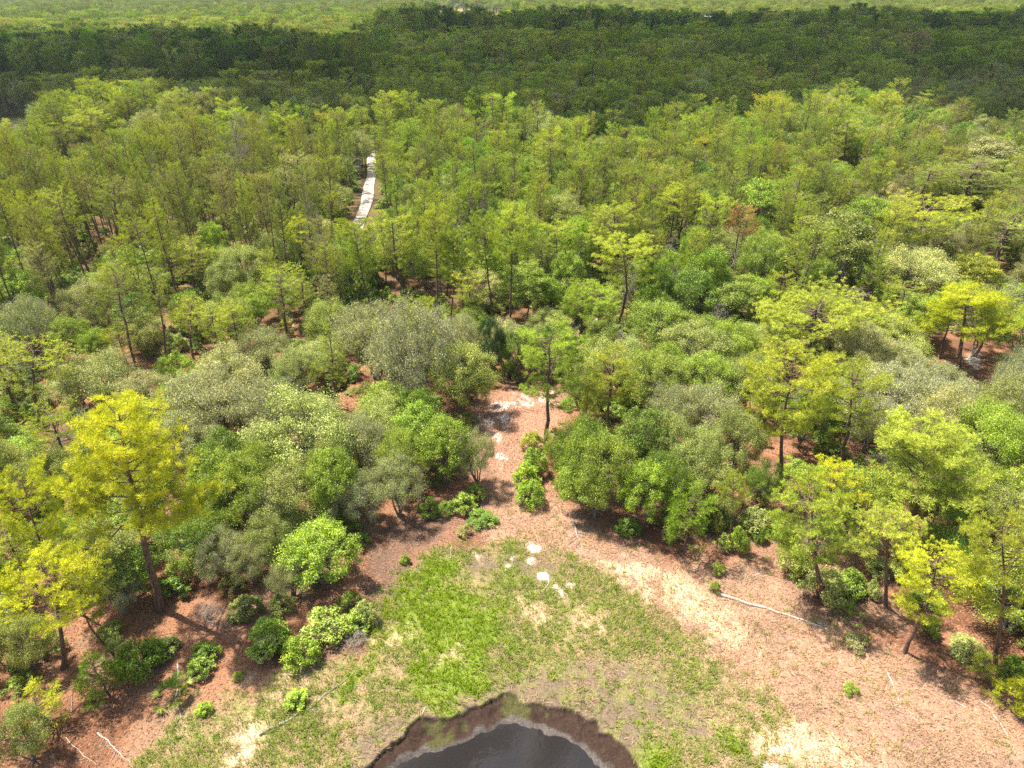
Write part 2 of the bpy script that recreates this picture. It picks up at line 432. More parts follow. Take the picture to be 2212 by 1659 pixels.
COL = {
    'yellow': (0.52, 0.56, 0.045), 'lime': (0.44, 0.51, 0.075), 'olive': (0.28, 0.34, 0.07), 'yolive': (0.39, 0.45, 0.06),
    'bright': (0.34, 0.49, 0.045), 'green': (0.21, 0.33, 0.035), 'midgreen': (0.35, 0.46, 0.06), 'grey': (0.41, 0.47, 0.13), 'sage': (0.55, 0.57, 0.22),
    'dark': (0.07, 0.14, 0.03), 'brown': (0.34, 0.25, 0.15), 'rust': (0.50, 0.30, 0.12), 'deadgrey': (0.4, 0.36, 0.32),
    'moss': (0.52, 0.53, 0.42), 'tanolive': (0.38, 0.38, 0.14),
}
WORD = {'yellow': 'bright yellow', 'lime': 'lime green', 'olive': 'olive', 'yolive': 'yellowish olive', 'bright': 'bright green', 'green': 'deep green',
        'midgreen': 'fresh green', 'grey': 'grey-green', 'sage': 'pale sage', 'dark': 'dark green', 'brown': 'brownish', 'rust': 'rust-topped', 'deadgrey': 'bare grey', 'tanolive': 'dull tan-green'}
KIND = {'P': ('pine_tree', 'pine tree', 'pine'), 'F': ('pine_tree', 'pine tree', 'spreading pine'), 'Z': ('pine_tree', 'pine tree', 'pine'), 'Y': ('pine_tree', 'pine tree', 'young pine'), 'S': ('pine_tree', 'pine tree', 'fine-needled pine'),
        'O': ('oak_tree', 'oak tree', 'domed oak'), 'B': ('oak_tree', 'oak tree', 'leafy oak'), 'M': ('oak_tree', 'oak tree', 'mossy twiggy oak'),
        'D': ('dead_tree', 'dead tree', 'twiggy dead tree'), 'W': ('dead_tree', 'dead tree', 'bleached snag'), 'H': ('shrub', 'shrub', 'shrub'), 'L': ('palmetto_bush', 'palmetto', 'palmetto')}
GROUP = {'pine_tree': 'pines of the woodland', 'oak_tree': 'oaks of the woodland', 'dead_tree': 'dead trees among the living ones', 'shrub': 'shrubs around the clearing and pond', 'palmetto_bush': 'palmettos under the oaks'}

def ray_at(x, y, Y):
    """ground x for a photo column at distance Y"""
    return (x - 1106) / 1106 * TANH * float(depth_of(0, Y, 0))
# ---------------------------------------------------------------- ground layout (photo positions laid out on the ground plane)
def gp(pts): return [G(x, y) for x, y in pts]
WATER = gp([(830, 1659), (881, 1623), (924, 1616), (985, 1598), (1021, 1580), (1061, 1562), (1104, 1548), (1147, 1562), (1212, 1580), (1259, 1605), (1298, 1641), (1349, 1659)])
WATER += [(7.6, 22.5), (8.2, 19.5), (6, 16), (1, 14), (-4, 15), (-8.5, 18.5), (-9.2, 22)]
BANK = gp([(760, 1659), (791, 1631), (816, 1613), (859, 1598), (875, 1562), (910, 1541), (967, 1533), (1032, 1523), (1060, 1500), (1104, 1492), (1140, 1512), (1194, 1519), (1230, 1528), (1266, 1541), (1320, 1580), (1367, 1623), (1392, 1659)])
BANK += [(9.5, 22), (10, 19), (7.5, 14.5), (1, 12), (-5, 13), (-10.5, 18), (-11.2, 22)]
MEADOW = gp([(300, 1659), (360, 1590), (430, 1530), (500, 1490), (560, 1450), (650, 1455), (740, 1430), (800, 1370), (845, 1290), (880, 1225), (940, 1190), (1030, 1185), (1130, 1180), (1230, 1205), (1330, 1250), (1400, 1310), (1480, 1370), (1600, 1450), (1680, 1530), (1740, 1600), (1760, 1659)])
MEADOW += [(22, 20), (16, 8), (-16, 8), (-26, 20)]
LUSH = [gp([(790, 1375), (850, 1290), (885, 1225), (930, 1200), (985, 1200), (1000, 1260), (1060, 1290), (1100, 1340), (1110, 1400), (1080, 1440), (1060, 1500), (980, 1530), (930, 1470), (880, 1420), (800, 1410)]),
        gp([(700, 1480), (730, 1440), (790, 1425), (830, 1440), (760, 1490)]),
        gp([(1275, 1290), (1330, 1290), (1370, 1340), (1330, 1345)]),
        gp([(1500, 1640), (1560, 1580), (1610, 1590), (1630, 1640), (1560, 1659)]), gp([(1370, 1560), (1410, 1560), (1420, 1600), (1380, 1600)]), gp([(1380, 1620), (1470, 1600), (1490, 1650), (1430, 1659)]),
        gp([(1060, 1470), (1090, 1440), (1180, 1430), (1180, 1470), (1090, 1500)])]
DRY = gp([(1040, 1190), (1060, 1120), (1090, 1060), (1150, 1040), (1230, 1100), (1290, 1160), (1450, 1215), (1620, 1200), (1690, 1240), (1720, 1310), (1860, 1370), (1960, 1430), (2090, 1500), (2212, 1560), (2260, 1659)]) + [(36, 18), (20, 8), (4, 10)] + gp([(1480, 1600), (1350, 1330), (1200, 1230)])
PALE = [gp([(1290, 1215), (1400, 1215), (1520, 1270), (1600, 1330), (1640, 1400), (1560, 1390), (1470, 1330), (1400, 1290)]), gp([(1560, 1560), (1640, 1540), (1800, 1600), (1900, 1659), (1650, 1659)]),
        gp([(560, 1470), (620, 1450), (680, 1440), (640, 1500), (590, 1520)]), gp([(480, 1659), (520, 1560), (570, 1560), (560, 1659)]), gp([(1130, 1300), (1180, 1320), (1190, 1350), (1140, 1350)]),
        gp([(1255, 1325), (1310, 1325), (1320, 1380), (1290, 1370)]), gp([(815, 1385), (895, 1360), (900, 1375), (830, 1400)]), gp([(960, 1400), (995, 1390), (990, 1430), (950, 1425)]), gp([(1480, 1415), (1540, 1405), (1540, 1430), (1500, 1440)])]
CLEAR = gp([(1030, 870), (1060, 840), (1130, 835), (1215, 835), (1215, 930), (1150, 975), (1130, 1010), (1090, 1060), (1040, 1060), (1050, 980), (1030, 930)])
SAND = [gp([(1045, 880), (1075, 860), (1100, 860), (1110, 900), (1080, 930), (1100, 990), (1090, 1010), (1055, 985), (1060, 940), (1030, 930)]), gp([(1110, 850), (1190, 850), (1190, 870), (1110, 880)]),
        gp([(1215, 1262), (1235, 1253), (1247, 1262), (1240, 1278), (1222, 1280)]), gp([(1150, 1178), (1166, 1178), (1164, 1190), (1152, 1190)]), gp([(1133, 1210), (1150, 1206), (1148, 1222), (1134, 1224)]),
        gp([(1095, 1208), (1112, 1204), (1114, 1216), (1098, 1220)]), gp([(1038, 1204), (1052, 1204), (1050, 1214), (1040, 1214)]), gp([(1168, 1230), (1190, 1236), (1185, 1250), (1170, 1244)]),
        gp([(1645, 1630), (1680, 1625), (1710, 1640), (1690, 1659), (1650, 1655)]), gp([(1265, 690), (1290, 685), (1295, 697), (1270, 700)]),
        gp([(2080, 770), (2110, 760), (2120, 790), (2090, 790)]), gp([(2150, 830), (2212, 830), (2212, 870), (2160, 860)])]
MUD = gp([(1150, 1450), (1250, 1420), (1360, 1440), (1500, 1520), (1520, 1600), (1440, 1620), (1400, 1659), (760, 1659), (780, 1600), (850, 1540), (930, 1520), (1050, 1490)])
MUD2 = gp([(720, 1420), (770, 1400), (830, 1290), (870, 1230), (960, 1195), (1250, 1210), (1230, 1250), (1020, 1230), (930, 1205), (880, 1260), (850, 1320), (800, 1380), (730, 1440)])
ROAD_A, ROAD_B = (-29.6, 124.0), (-36.9, 182.2)
rd = np.array([ROAD_B[0] - ROAD_A[0], ROAD_B[1] - ROAD_A[1]]); rd /= np.linalg.norm(rd)
ROAD = [tuple(np.array(ROAD_A) + rd * s + np.array([rd[1], -rd[0]]) * 0.9 * math.sin(s * 0.045)) for s in range(-6, 900, 6)]
MARSH = gp([(-150, 260), (114, 257), (104, 300), (80, 362), (-150, 362)])
FIELD_C = (-68.0, 960.0)
FRX, FRY = 66.0, 340.0

def masks(x, y):
    w1 = fbm(x, y, 2.2, 5, 4) - 0.5; w2 = fbm(x, y, 2.2, 77, 4) - 0.5; w3 = fbm(x, y, 0.8, 31, 3) - 0.5
    X = x + w1 * 3.0; Y = y + w2 * 3.0
    xs = x + w3 * 0.9; ys = y + (fbm(x, y, 0.8, 91, 3) - 0.5) * 0.9
    m = {}
    m['meadow'] = sstep(-1.2, 1.4, sdist(MEADOW, X, Y) + w1 * 3)
    lush = np.full(x.shape, -99.0)
    for p in LUSH: lush = np.maximum(lush, sdist(p, X, Y))
    m['lush'] = sstep(-1.0, 1.6, lush + w2 * 5.0 + w3 * 1.5)
    m['dry'] = sstep(-1.5, 1.5, sdist(DRY, X, Y) + w1 * 3)
    pale = np.full(x.shape, -99.0)
    for p in PALE: pale = np.maximum(pale, sdist(p, xs, ys))
    m['pale'] = sstep(-0.9, 0.9, pale + w3 * 2.0)
    m['clear'] = sstep(-1, 1, sdist(CLEAR, X, Y) + w1 * 2)
    sand = np.full(x.shape, -99.0)
    for p in SAND: sand = np.maximum(sand, sdist(p, xs, ys))
    m['sand'] = sstep(-0.30, 0.40, sand - 0.10 + w3 * 3.2)
    m['mud'] = sstep(-1.2, 1.2, np.maximum(sdist(MUD, X, Y), sdist(MUD2, X, Y)) + w2 * 3)
    db = sdist(BANK, x + w3 * 1.0, y + w2 * 1.8) - 0.22
    dw = sdist(WATER, x + w3 * 0.7, y + (fbm(x, y, 0.8, 91, 3) - 0.5) * 0.7)
    m['bank'] = sstep(-0.05, 0.05, db); m['db'] = db; m['dw'] = dw
    return m

def axis(core, fine, mid, midstep, far, grow, step0):
    a = list(np.arange(core[0], core[1], fine))
    return a
def graded(lo, hi, step, m_hi, m_step, end, g):
    p = list(np.arange(lo, hi, step)); 
    while p[-1] < m_hi: p.append(p[-1] + m_step)
    s = m_step
    while p[-1] < end: s *= g; p.append(p[-1] + s)
    return p
ys_ = graded(21.0, 33.0, 0.09, 112, 0.28, 6500, 1.09)
back = []; s = 0.3; q = 21.0
while q > -400: s *= 1.22; q -= s; back.append(q)
ys_ = np.array(back[::-1] + ys_)
xp = graded(0.0, 13.0, 0.10, 60, 0.30, 5000, 1.11)
xs_ = np.array([-v for v in xp[:0:-1]] + xp)
GX, GY = np.meshgrid(xs_, ys_)
gx, gy = GX.ravel(), GY.ravel()
near = (np.abs(gx) < 62) & (gy > 5) & (gy < 125)
mk = {k: np.zeros(gx.shape) for k in ('meadow', 'lush', 'dry', 'pale', 'clear', 'sand', 'mud', 'bank')}
mk['db'] = np.full(gx.shape, -50.0); mk['dw'] = np.full(gx.shape, -50.0)
mn = masks(gx[near], gy[near])
for k in mk: mk[k][near] = mn[k]
def ground_z(x, y, db, dw):
    z = (fbm(x, y, 9, 3, 3) - 0.5) * 0.35 + (fbm(x, y, 0.9, 8, 3) - 0.5) * 0.10 * (np.hypot(x, y - 40) < 90)
    step = sstep(-0.02, 0.10, db) * 0.26 + sstep(0.2, 1.2, db) * 0.20 + sstep(-0.25, 0.9, dw) * 0.55
    rough = (fbm(x, y, 0.6, 44, 4) - 0.5) * 0.42 * sstep(-0.4, 0.1, db) * (1 - sstep(-0.9, -0.2, dw))
    lip = 0.10 * np.exp(-((db + 0.1) / 0.25) ** 2) * (vnoise(x * 3, y * 3, 9))
    return np.where(np.hypot(x, y) > 3000, 0, z * (1 - sstep(0, 1.5, db))) - step + rough + lip
gz = ground_z(gx, gy, mk['db'], mk['dw'])
WATER_Z = -0.58
def zg(x, y):
    x = np.atleast_1d(np.asarray(x, float)); y = np.atleast_1d(np.asarray(y, float))
    w2 = fbm(x, y, 2.2, 77, 4) - 0.5; w3 = fbm(x, y, 0.8, 31, 3) - 0.5
    return ground_z(x, y, sdist(BANK, x + w3 * 1.0, y + w2 * 1.8) - 0.22, sdist(WATER, x, y))

# ground colours (albedo, plus some shade painted into the mud on the left)
C_LIT = np.array([0.33, 0.165, 0.10]); C_LIT2 = np.array([0.20, 0.095, 0.058]); C_DRY = np.array([0.43, 0.255, 0.185]); C_PALE = np.array([0.66, 0.48, 0.33])
C_SAND = np.array([0.78, 0.70, 0.66]); C_MUD = np.array([0.18, 0.135, 0.098]); C_BANK = np.array([0.052, 0.032, 0.025]); C_GRS = np.array([0.20, 0.22, 0.06]); C_LUSH = np.array([0.17, 0.24, 0.03])
def mixc(c, d, f): return c * (1 - f[:, None]) + d * f[:, None]
n1 = fbm(gx, gy, 3.0, 1, 4); n2 = fbm(gx, gy, 0.7, 2, 3); n3 = fbm(gx, gy, 6.0, 4, 3)
gc = mixc(np.tile(C_LIT, (len(gx), 1)), C_LIT2, sstep(0.4, 0.65, n1))
gc = mixc(gc, np.array([0.26, 0.20, 0.15]), near * sstep(0.55, 0.72, fbm(gx, gy, 4.5, 40, 4)) * 0.45)
corner = sstep(0, 6, sdist(gp([(2050, 1500), (2212, 1540), (2300, 1659), (2100, 1659)]), gx, gy)) * near
gc = mixc(gc, np.array([0.50, 0.24, 0.13]), corner * 0.9)
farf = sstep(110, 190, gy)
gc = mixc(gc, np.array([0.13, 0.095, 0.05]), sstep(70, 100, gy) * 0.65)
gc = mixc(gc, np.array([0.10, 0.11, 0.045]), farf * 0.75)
gc = mixc(gc, C_DRY, np.clip(mk['dry'] * 0.95 + mk['clear'] * 0.6, 0, 1) * (1 - corner * 0.6))
gc = mixc(gc, np.array([0.30, 0.19, 0.15]), mk['dry'] * sstep(0.50, 0.66, fbm(gx * 1.0, gy * 1.6, 3.2, 45, 4)) * 0.7)
mead = mk['meadow']
gc = mixc(gc, np.array([0.34, 0.27, 0.16]), mead * 0.8)
gc = mixc(gc, C_GRS, mead * sstep(0.40, 0.60, n3 * 0.5 + n2 * 0.5) * 0.75)
gc = mixc(gc, C_MUD, mk['mud'] * (1 - mk['lush']) * 0.9)
gc = mixc(gc, np.array([0.24, 0.25, 0.07]), mk['mud'] * sstep(0.52, 0.66, n2) * 0.5)
gc = mixc(gc, C_LUSH, mk['lush'] * 0.9)
gc = mixc(gc, C_PALE, mk['pale'] * sstep(0.25, 0.5, n2) * (1 - mk['lush'] * 0.3))
SHADED_MUD = gp([(700, 1440), (780, 1400), (840, 1300), (880, 1215), (960, 1185), (1010, 1120), (920, 1080), (850, 1130), (800, 1230), (760, 1310), (690, 1380)])  # dark mud with the shade at the left painted into its colour
gc = mixc(gc, np.array([0.15, 0.105, 0.085]), sstep(-1.2, 1.2, sdist(SHADED_MUD, gx, gy) + (n1 - .5) * 4) * near * 0.7)
gc = mixc(gc, C_BANK, mk['bank'])
gc = mixc(gc, np.array([0.10, 0.11, 0.035]), mk['bank'] * sstep(0.55, 0.68, fbm(gx, gy, 1.6, 52, 3)) * 0.6)
gc = mixc(gc, np.array([0.12, 0.105, 0.10]), sstep(-0.30, -0.05, mk['dw'] + (n2 - .5) * .5) * near)
gc = mixc(gc, C_SAND, mk['sand'] * sstep(0.22 + 0.16 * mk['clear'], 0.42 + 0.28 * mk['clear'], n2) * (1 - 0.25 * mk['clear']))
marsh = sstep(-3, 5, sdist(MARSH, gx, gy))
gc = mixc(gc, np.array([0.26, 0.27, 0.10]), marsh); gc = mixc(gc, np.array([0.44, 0.34, 0.22]), marsh * sstep(0.45, 0.6, fbm(gx, gy, 14, 6, 3)))
fld = 1 - sstep(0.8, 1.0, np.hypot((gx - FIELD_C[0] * gy / 1000) / FRX, (gy - FIELD_C[1]) / FRY))
gc = mixc(gc, np.array([0.34, 0.26, 0.16]), fld); gc = mixc(gc, np.array([0.20, 0.22, 0.08]), fld * sstep(0.4, 0.6, fbm(gx, gy, 60, 6, 3)))

nx, ny = len(xs_), len(ys_)
mb = MB()
ii = (np.arange(ny - 1)[:, None] * nx + np.arange(nx - 1)[None, :]).ravel()
mb.add(np.stack([gx, gy, gz], 1), np.stack([ii, ii + 1, ii + nx + 1, ii + nx], 1))
m, nt, out = newmat("ground_cover"); N = nt.nodes.new; L = nt.links.new
ca = N("ShaderNodeAttribute"); ca.attribute_name = "Col"
geo = N("ShaderNodeNewGeometry")
def gnoise(scale, det=4, rough=0.6, stretch=None):
    no = N("ShaderNodeTexNoise"); no.inputs["Scale"].default_value = scale; no.inputs["Detail"].default_value = det; no.inputs["Roughness"].default_value = rough
    if stretch:
        mp = N("ShaderNodeMapping"); mp.inputs["Scale"].default_value = stretch[0]; mp.inputs["Rotation"].default_value = (0, 0, stretch[1])
        L(geo.outputs["Position"], mp.inputs[0]); L(mp.outputs[0], no.inputs["Vector"])
    else: L(geo.outputs["Position"], no.inputs["Vector"])
    return no
fa = gnoise(7.0, 6, 0.75); fb = gnoise(1.0, 5, 0.7, ((2.2, 9, 2), 0.6)); fc = gnoise(1.0, 5, 0.7, ((9, 2.2, 2), 0.3))
def rng_node(a, f0, f1, t0, t1):
    r = N("ShaderNodeMapRange"); r.inputs["From Min"].default_value = f0; r.inputs["From Max"].default_value = f1; r.inputs["To Min"].default_value = t0; r.inputs["To Max"].default_value = t1
    L(a, r.inputs["Value"]); return r.outputs[0]
def math_node(op, a, b):
    q = N("ShaderNodeMath"); q.operation = op; L(a, q.inputs[0])
    if isinstance(b, float): q.inputs[1].default_value = b
    else: L(b, q.inputs[1])
    return q.outputs[0]
v = math_node('MULTIPLY', rng_node(fa.outputs["Fac"], 0.3, 0.7, 0.60, 1.40), rng_node(fb.outputs["Fac"], 0.3, 0.7, 0.72, 1.28))
v = math_node('MULTIPLY', v, rng_node(fc.outputs["Fac"], 0.3, 0.7, 0.75, 1.25))
vm = N("ShaderNodeVectorMath"); vm.operation = 'SCALE'; L(ca.outputs["Color"], vm.inputs[0]); L(v, vm.inputs["Scale"])
b = N("ShaderNodeBsdfPrincipled"); b.inputs["Roughness"].default_value = 0.95; b.inputs["Specular IOR Level"].default_value = 0.15
L(vm.outputs[0], b.inputs["Base Color"])
bu = N("ShaderNodeBump"); bu.inputs["Strength"].default_value = 0.7; bu.inputs["Distance"].default_value = 0.12
L(fa.outputs["Fac"], bu.inputs["Height"]); L(bu.outputs[0], b.inputs["Normal"]); L(b.outputs[0], out.inputs[0])
gme = mb.mesh("ground", [m])
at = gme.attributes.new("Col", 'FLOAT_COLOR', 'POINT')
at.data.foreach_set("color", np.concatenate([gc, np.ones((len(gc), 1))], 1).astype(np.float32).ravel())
gme.polygons.foreach_set("use_smooth", np.ones(len(gme.polygons), bool))
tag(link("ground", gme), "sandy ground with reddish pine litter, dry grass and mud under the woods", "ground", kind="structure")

# pond water
mb = MB()
W_ = np.array(WATER); cw = W_.mean(0)
ring = cw + (W_ - cw) * 1.30
k = len(ring)
mb.add(np.concatenate([np.c_[ring, np.full(k, WATER_Z)], [[*cw, WATER_Z]]]), [[i, (i + 1) % k, k] for i in range(k)])
m, nt, out = newmat("pond_water"); N = nt.nodes.new; L = nt.links.new
b = N("ShaderNodeBsdfPrincipled"); b.inputs["Base Color"].default_value = (0.022, 0.020, 0.021, 1); b.inputs["Roughness"].default_value = 0.04; b.inputs["IOR"].default_value = 1.6
geo = N("ShaderNodeNewGeometry"); no = N("ShaderNodeTexNoise"); no.inputs["Scale"].default_value = 2.5; no.inputs["Detail"].default_value = 3
L(geo.outputs["Position"], no.inputs["Vector"]); bu = N("ShaderNodeBump"); bu.inputs["Strength"].default_value = 0.06; bu.inputs["Distance"].default_value = 0.05
L(no.outputs["Fac"], bu.inputs["Height"]); L(bu.outputs[0], b.inputs["Normal"]); L(b.outputs[0], out.inputs[0])
M_water = m
tag(link("pond_water", mb.mesh("pond_water", [m])), "dark still pond water reflecting pale clouds", "pond", kind="structure")

# sand road
mb = MB(); pts = np.array(ROAD); tn = nrm(np.gradient(pts, axis=0)); nn = np.stack([tn[:, 1], -tn[:, 0]], 1)
rows = []
for o_ in np.linspace(-1, 1, 9):
    w = 1.2 + 0.22 * np.sin(np.arange(len(pts)) * 1.3 + o_)
    e = pts + nn * (o_ * w)[:, None]
    rows.append(np.c_[e, np.full(len(e), 0.24 - 0.4 * max(0, abs(o_) - 0.7))])
V = np.stack(rows, 1).reshape(-1, 3); kk = 9; nr = len(pts)
ii = (np.arange(nr - 1)[:, None] * kk + np.arange(kk - 1)[None, :]).ravel()
mb.add(V, np.stack([ii, ii + 1, ii + kk + 1, ii + kk], 1))
m, nt, out = newmat("white_sand"); N = nt.nodes.new; L = nt.links.new
geo = N("ShaderNodeNewGeometry"); no = N("ShaderNodeTexNoise"); no.inputs["Scale"].default_value = 0.9; no.inputs["Detail"].default_value = 6; L(geo.outputs["Position"], no.inputs["Vector"])
crr = N("ShaderNodeValToRGB"); crr.color_ramp.elements[0].position = 0.3; crr.color_ramp.elements[0].color = (0.36, 0.27, 0.20, 1); crr.color_ramp.elements[1].position = 0.58; crr.color_ramp.elements[1].color = (0.64, 0.59, 0.56, 1)
L(no.outputs["Fac"], crr.inputs[0]); b = N("ShaderNodeBsdfPrincipled"); b.inputs["Roughness"].default_value = 0.95; L(crr.outputs[0], b.inputs["Base Color"]); L(b.outputs[0], out.inputs[0])
tag(link("sand_road", mb.mesh("sand_road", [m])), "white sand road running away between the trees", "road", kind="structure")

# ---------------------------------------------------------------- grass
rng = np.random.default_rng(7)
def blades(n, pos, hgt, wid, lean, mb, var):
    a = rng.random(n) * 6.283
    d = np.stack([np.cos(a) * lean, np.sin(a) * lean, np.ones(n)], 1); d = nrm(d) * hgt[:, None]
    s = nrm(np.stack([-np.sin(a), np.cos(a), np.zeros(n)], 1) + rng.normal(size=(n, 3)) * 0.3) * (wid / 2)[:, None]
    mid = pos + d * 0.55 + np.array([0, 0, 0.04])
    tip = pos + d * np.array([1.15, 1.15, 0.9])
    V = np.stack([pos - s, pos + s, mid + s * .8, mid - s * .8, tip], 1).reshape(-1, 3)
    i = np.arange(n) * 5
    base = mb.n
    mb.add(V, np.stack([i, i + 1, i + 2, i + 3], 1), 0, np.repeat(var, 5))
    mb.f.append(np.stack([i + 3, i + 2, i + 4], 1) + base); mb.mi.append(np.zeros(n, np.int32))
def scatter(n, box):
    x = rng.uniform(box[0], box[1], n); y = rng.uniform(box[2], box[3], n)
    px, py = proj(x, y, 0 * x)
    ok = (px > -60) & (px < 2272) & (py < 1730)
    return x[ok], y[ok]
# tussock centres give the grass its clumps
def grass_field(n_t, per, dens_fn, hgt, spread, wid, lean, box=(-36, 36, 22, 62)):
    tx, ty = scatter(n_t, box)
    mm = masks(tx, ty); p = dens_fn(mm, tx, ty)
    keep = (rng.random(len(tx)) < p) & (mm['db'] < -0.12); tx, ty = tx[keep], ty[keep]
    sz = 0.6 + 0.8 * rng.random(len(tx))
    mbg = MB(); k = per
    x = (tx[:, None] + rng.normal(size=(len(tx), k)) * spread * sz[:, None]).ravel(); y = (ty[:, None] + rng.normal(size=(len(tx), k)) * spread * sz[:, None]).ravel()
    z = zg(x, y) - 0.02
    n = len(x); h = hgt * np.repeat(sz, k) * (0.6 + 0.7 * rng.random(n))
    tvv = np.repeat(rng.random(len(tx)), k)
    blades(n, np.stack([x, y, z], 1), h, np.full(n, wid), np.abs(rng.normal(size=n)) * lean + 0.15, mbg, np.clip(tvv * 0.7 + rng.random(n) * 0.3, 0, 1))
    return mbg
g1 = grass_field(52000, 9, lambda m, x, y: np.clip(m['lush'] * 1.1 * (1 - m['pale'] * .8), 0, 1), 0.34, 0.10, 0.045, 0.5)
def dens_mead(m, x, y):
    f = fbm(x, y, 2.6, 61, 3)
    return m['meadow'] * (1 - m['lush']) * (1 - m['mud'] * 0.85) * (1 - m['pale'] * .8) * (1 - m['sand']) * (0.30 + 0.7 * sstep(0.38, 0.56, f)) + 0.03 * m['dry'] + 0.05 * m['dry'] * sstep(0.6, 0.7, f)
g2 = grass_field(60000, 9, dens_mead, 0.36, 0.11, 0.04, 0.6)
def dens_dry(m, x, y):
    f = fbm(x, y, 2.0, 161, 3)
    return np.clip((m['meadow'] * 0.45 + m['dry'] * 0.55) * (1 - m['lush'] * .85) * (1 - m['mud'] * 0.7) * (1 - m['sand']) * (0.5 + sstep(0.4, 0.6, f)), 0, 1)
g3 = grass_field(50000, 6, dens_dry, 0.34, 0.16, 0.035, 1.6)
for nm, g, tint, lb in (("green_grass", g1, (0.28, 0.39, 0.03, 1), "lush bright green grass on the meadow above the pond"), ("meadow_grass", g2, (0.30, 0.38, 0.08, 1), "thin olive green grass tufts over the meadow"), ("dry_grass", g3, (0.55, 0.39, 0.27, 1), "straw coloured dry grass lying over the bare slope")):
    o = tag(link(nm, g.mesh(nm, [M_grass])), lb, "grass", kind="stuff"); o["tint"] = list(tint)

# fallen leaves and twigs on the floor of the woods
def litter(n, box, size, nm, tint, lb, slope):
    x, y = scatter(n, box); mm = masks(x, y)
    p = np.clip((1 - mm['meadow']) * (1 - mm['dry'] * (1 - slope)) * (0.35 + fbm(x, y, 1.8, 300, 3)), 0, 1)
    k = (rng.random(len(x)) < p) & (mm['db'] < -0.3); x, y = x[k], y[k]; z = zg(x, y) + 0.03
    mbl = MB(); c = np.stack([x, y, z], 1)
    leaves(mbl, c, rng.normal(size=c.shape) * 0.35 + np.array([0, 0, 1.0]), size, size * 0.5, rng)
    o = tag(link(nm, mbl.mesh(nm, [M_moss])), lb, "leaf litter", kind="stuff"); o["tint"] = [*tint, 1.0]
litter(90000, (-40, 40, 24, 70), 0.17, "leaf_litter", (0.44, 0.26, 0.17), "red brown leaf litter strewn under the trees", 0.35)
litter(26000, (-40, 40, 24, 70), 0.15, "dark_leaf_litter", (0.13, 0.08, 0.05), "dark rotting leaves among the red litter", 0.6)
x, y = scatter(1500, (-40, 40, 24, 66)); mm = masks(x, y); k = (mm['lush'] < 0.3) & (mm['db'] < -0.3); x, y = x[k], y[k]
mbl = MB()
for a_, b_, z_ in zip(x, y, zg(x, y)):
    an = rng.random() * 6.28; ln = 0.25 + rng.random() ** 2 * 1.1
    d = np.array([math.cos(an), math.sin(an), 0.04]) * ln; p0 = np.array([a_, b_, z_ + 0.03])
    mbl.tube(np.array([p0, p0 + d * 0.5 + rng.normal(size=3) * 0.04 * ln, p0 + d]), [0.018, 0.014, 0.006], 3, cap=False)
tag(link("twig_litter", mbl.mesh("twig_litter", [M_dead])), "grey twigs scattered over the ground", "twigs", kind="stuff")

# ---------------------------------------------------------------- trees
TREES = []     # dict(kind, proto, x, y, h, w, col, hero, lean, label)
prng = random.Random(5)
def add_tree(kind, x, y, h, w, colr, hero=False, proto=None, lean=(0, 0), label=None, rz=None):
    lst = PROTO[kind]
    t = dict(kind=kind, p=prng.randrange(len(lst)) if proto is None else proto % len(lst), x=x, y=y, h=h, w=w, col=colr, hero=hero, lean=lean, label=label, rz=prng.random() * 6.28 if rz is None else rz)
    zc = h * 0.68
    t['d'] = math.sqrt(x * x + y * y + CH * CH)
    c = float(depth_of(x, y, zc)); t['c'] = c
    t['px'], t['py'] = (float(a) for a in proj(x, y, zc))
    t['rx'] = w / 2 / c * 1106 / TANH; 
    t['ry'] = abs(float(proj(x, y, h)[1]) - float(proj(x, y, h * 0.36)[1])) / 2 + t['rx'] * 0.35
    TREES.append(t)
    return t
def hero(kind, xt, yt, wpx, colr, h=None, base=None, label=None, proto=None):
    """tree whose top stands at photo point (xt, yt): base given as a photo point or height given in metres"""
    if base:
        bx, by = G(*base)
        lo, hi = 0.3, 40.0
        for _ in range(40):
            mid = (lo + hi) / 2
            if proj(bx, by, mid)[1] > yt: lo = mid
            else: hi = mid
        h = lo
        tx = (xt - 1106) / 1106 * TANH * float(depth_of(bx, by, h))
        lean = (math.atan2(tx - bx, h), 0)
    else:
        bx, by = G(xt, yt, h); lean = (prng.gauss(0, .03), prng.gauss(0, .03))
    w = wpx * float(depth_of(bx, by, h * 0.7)) * TANH / 1106
    return add_tree(kind, bx, by, h, w, colr, True, proto, lean, label)

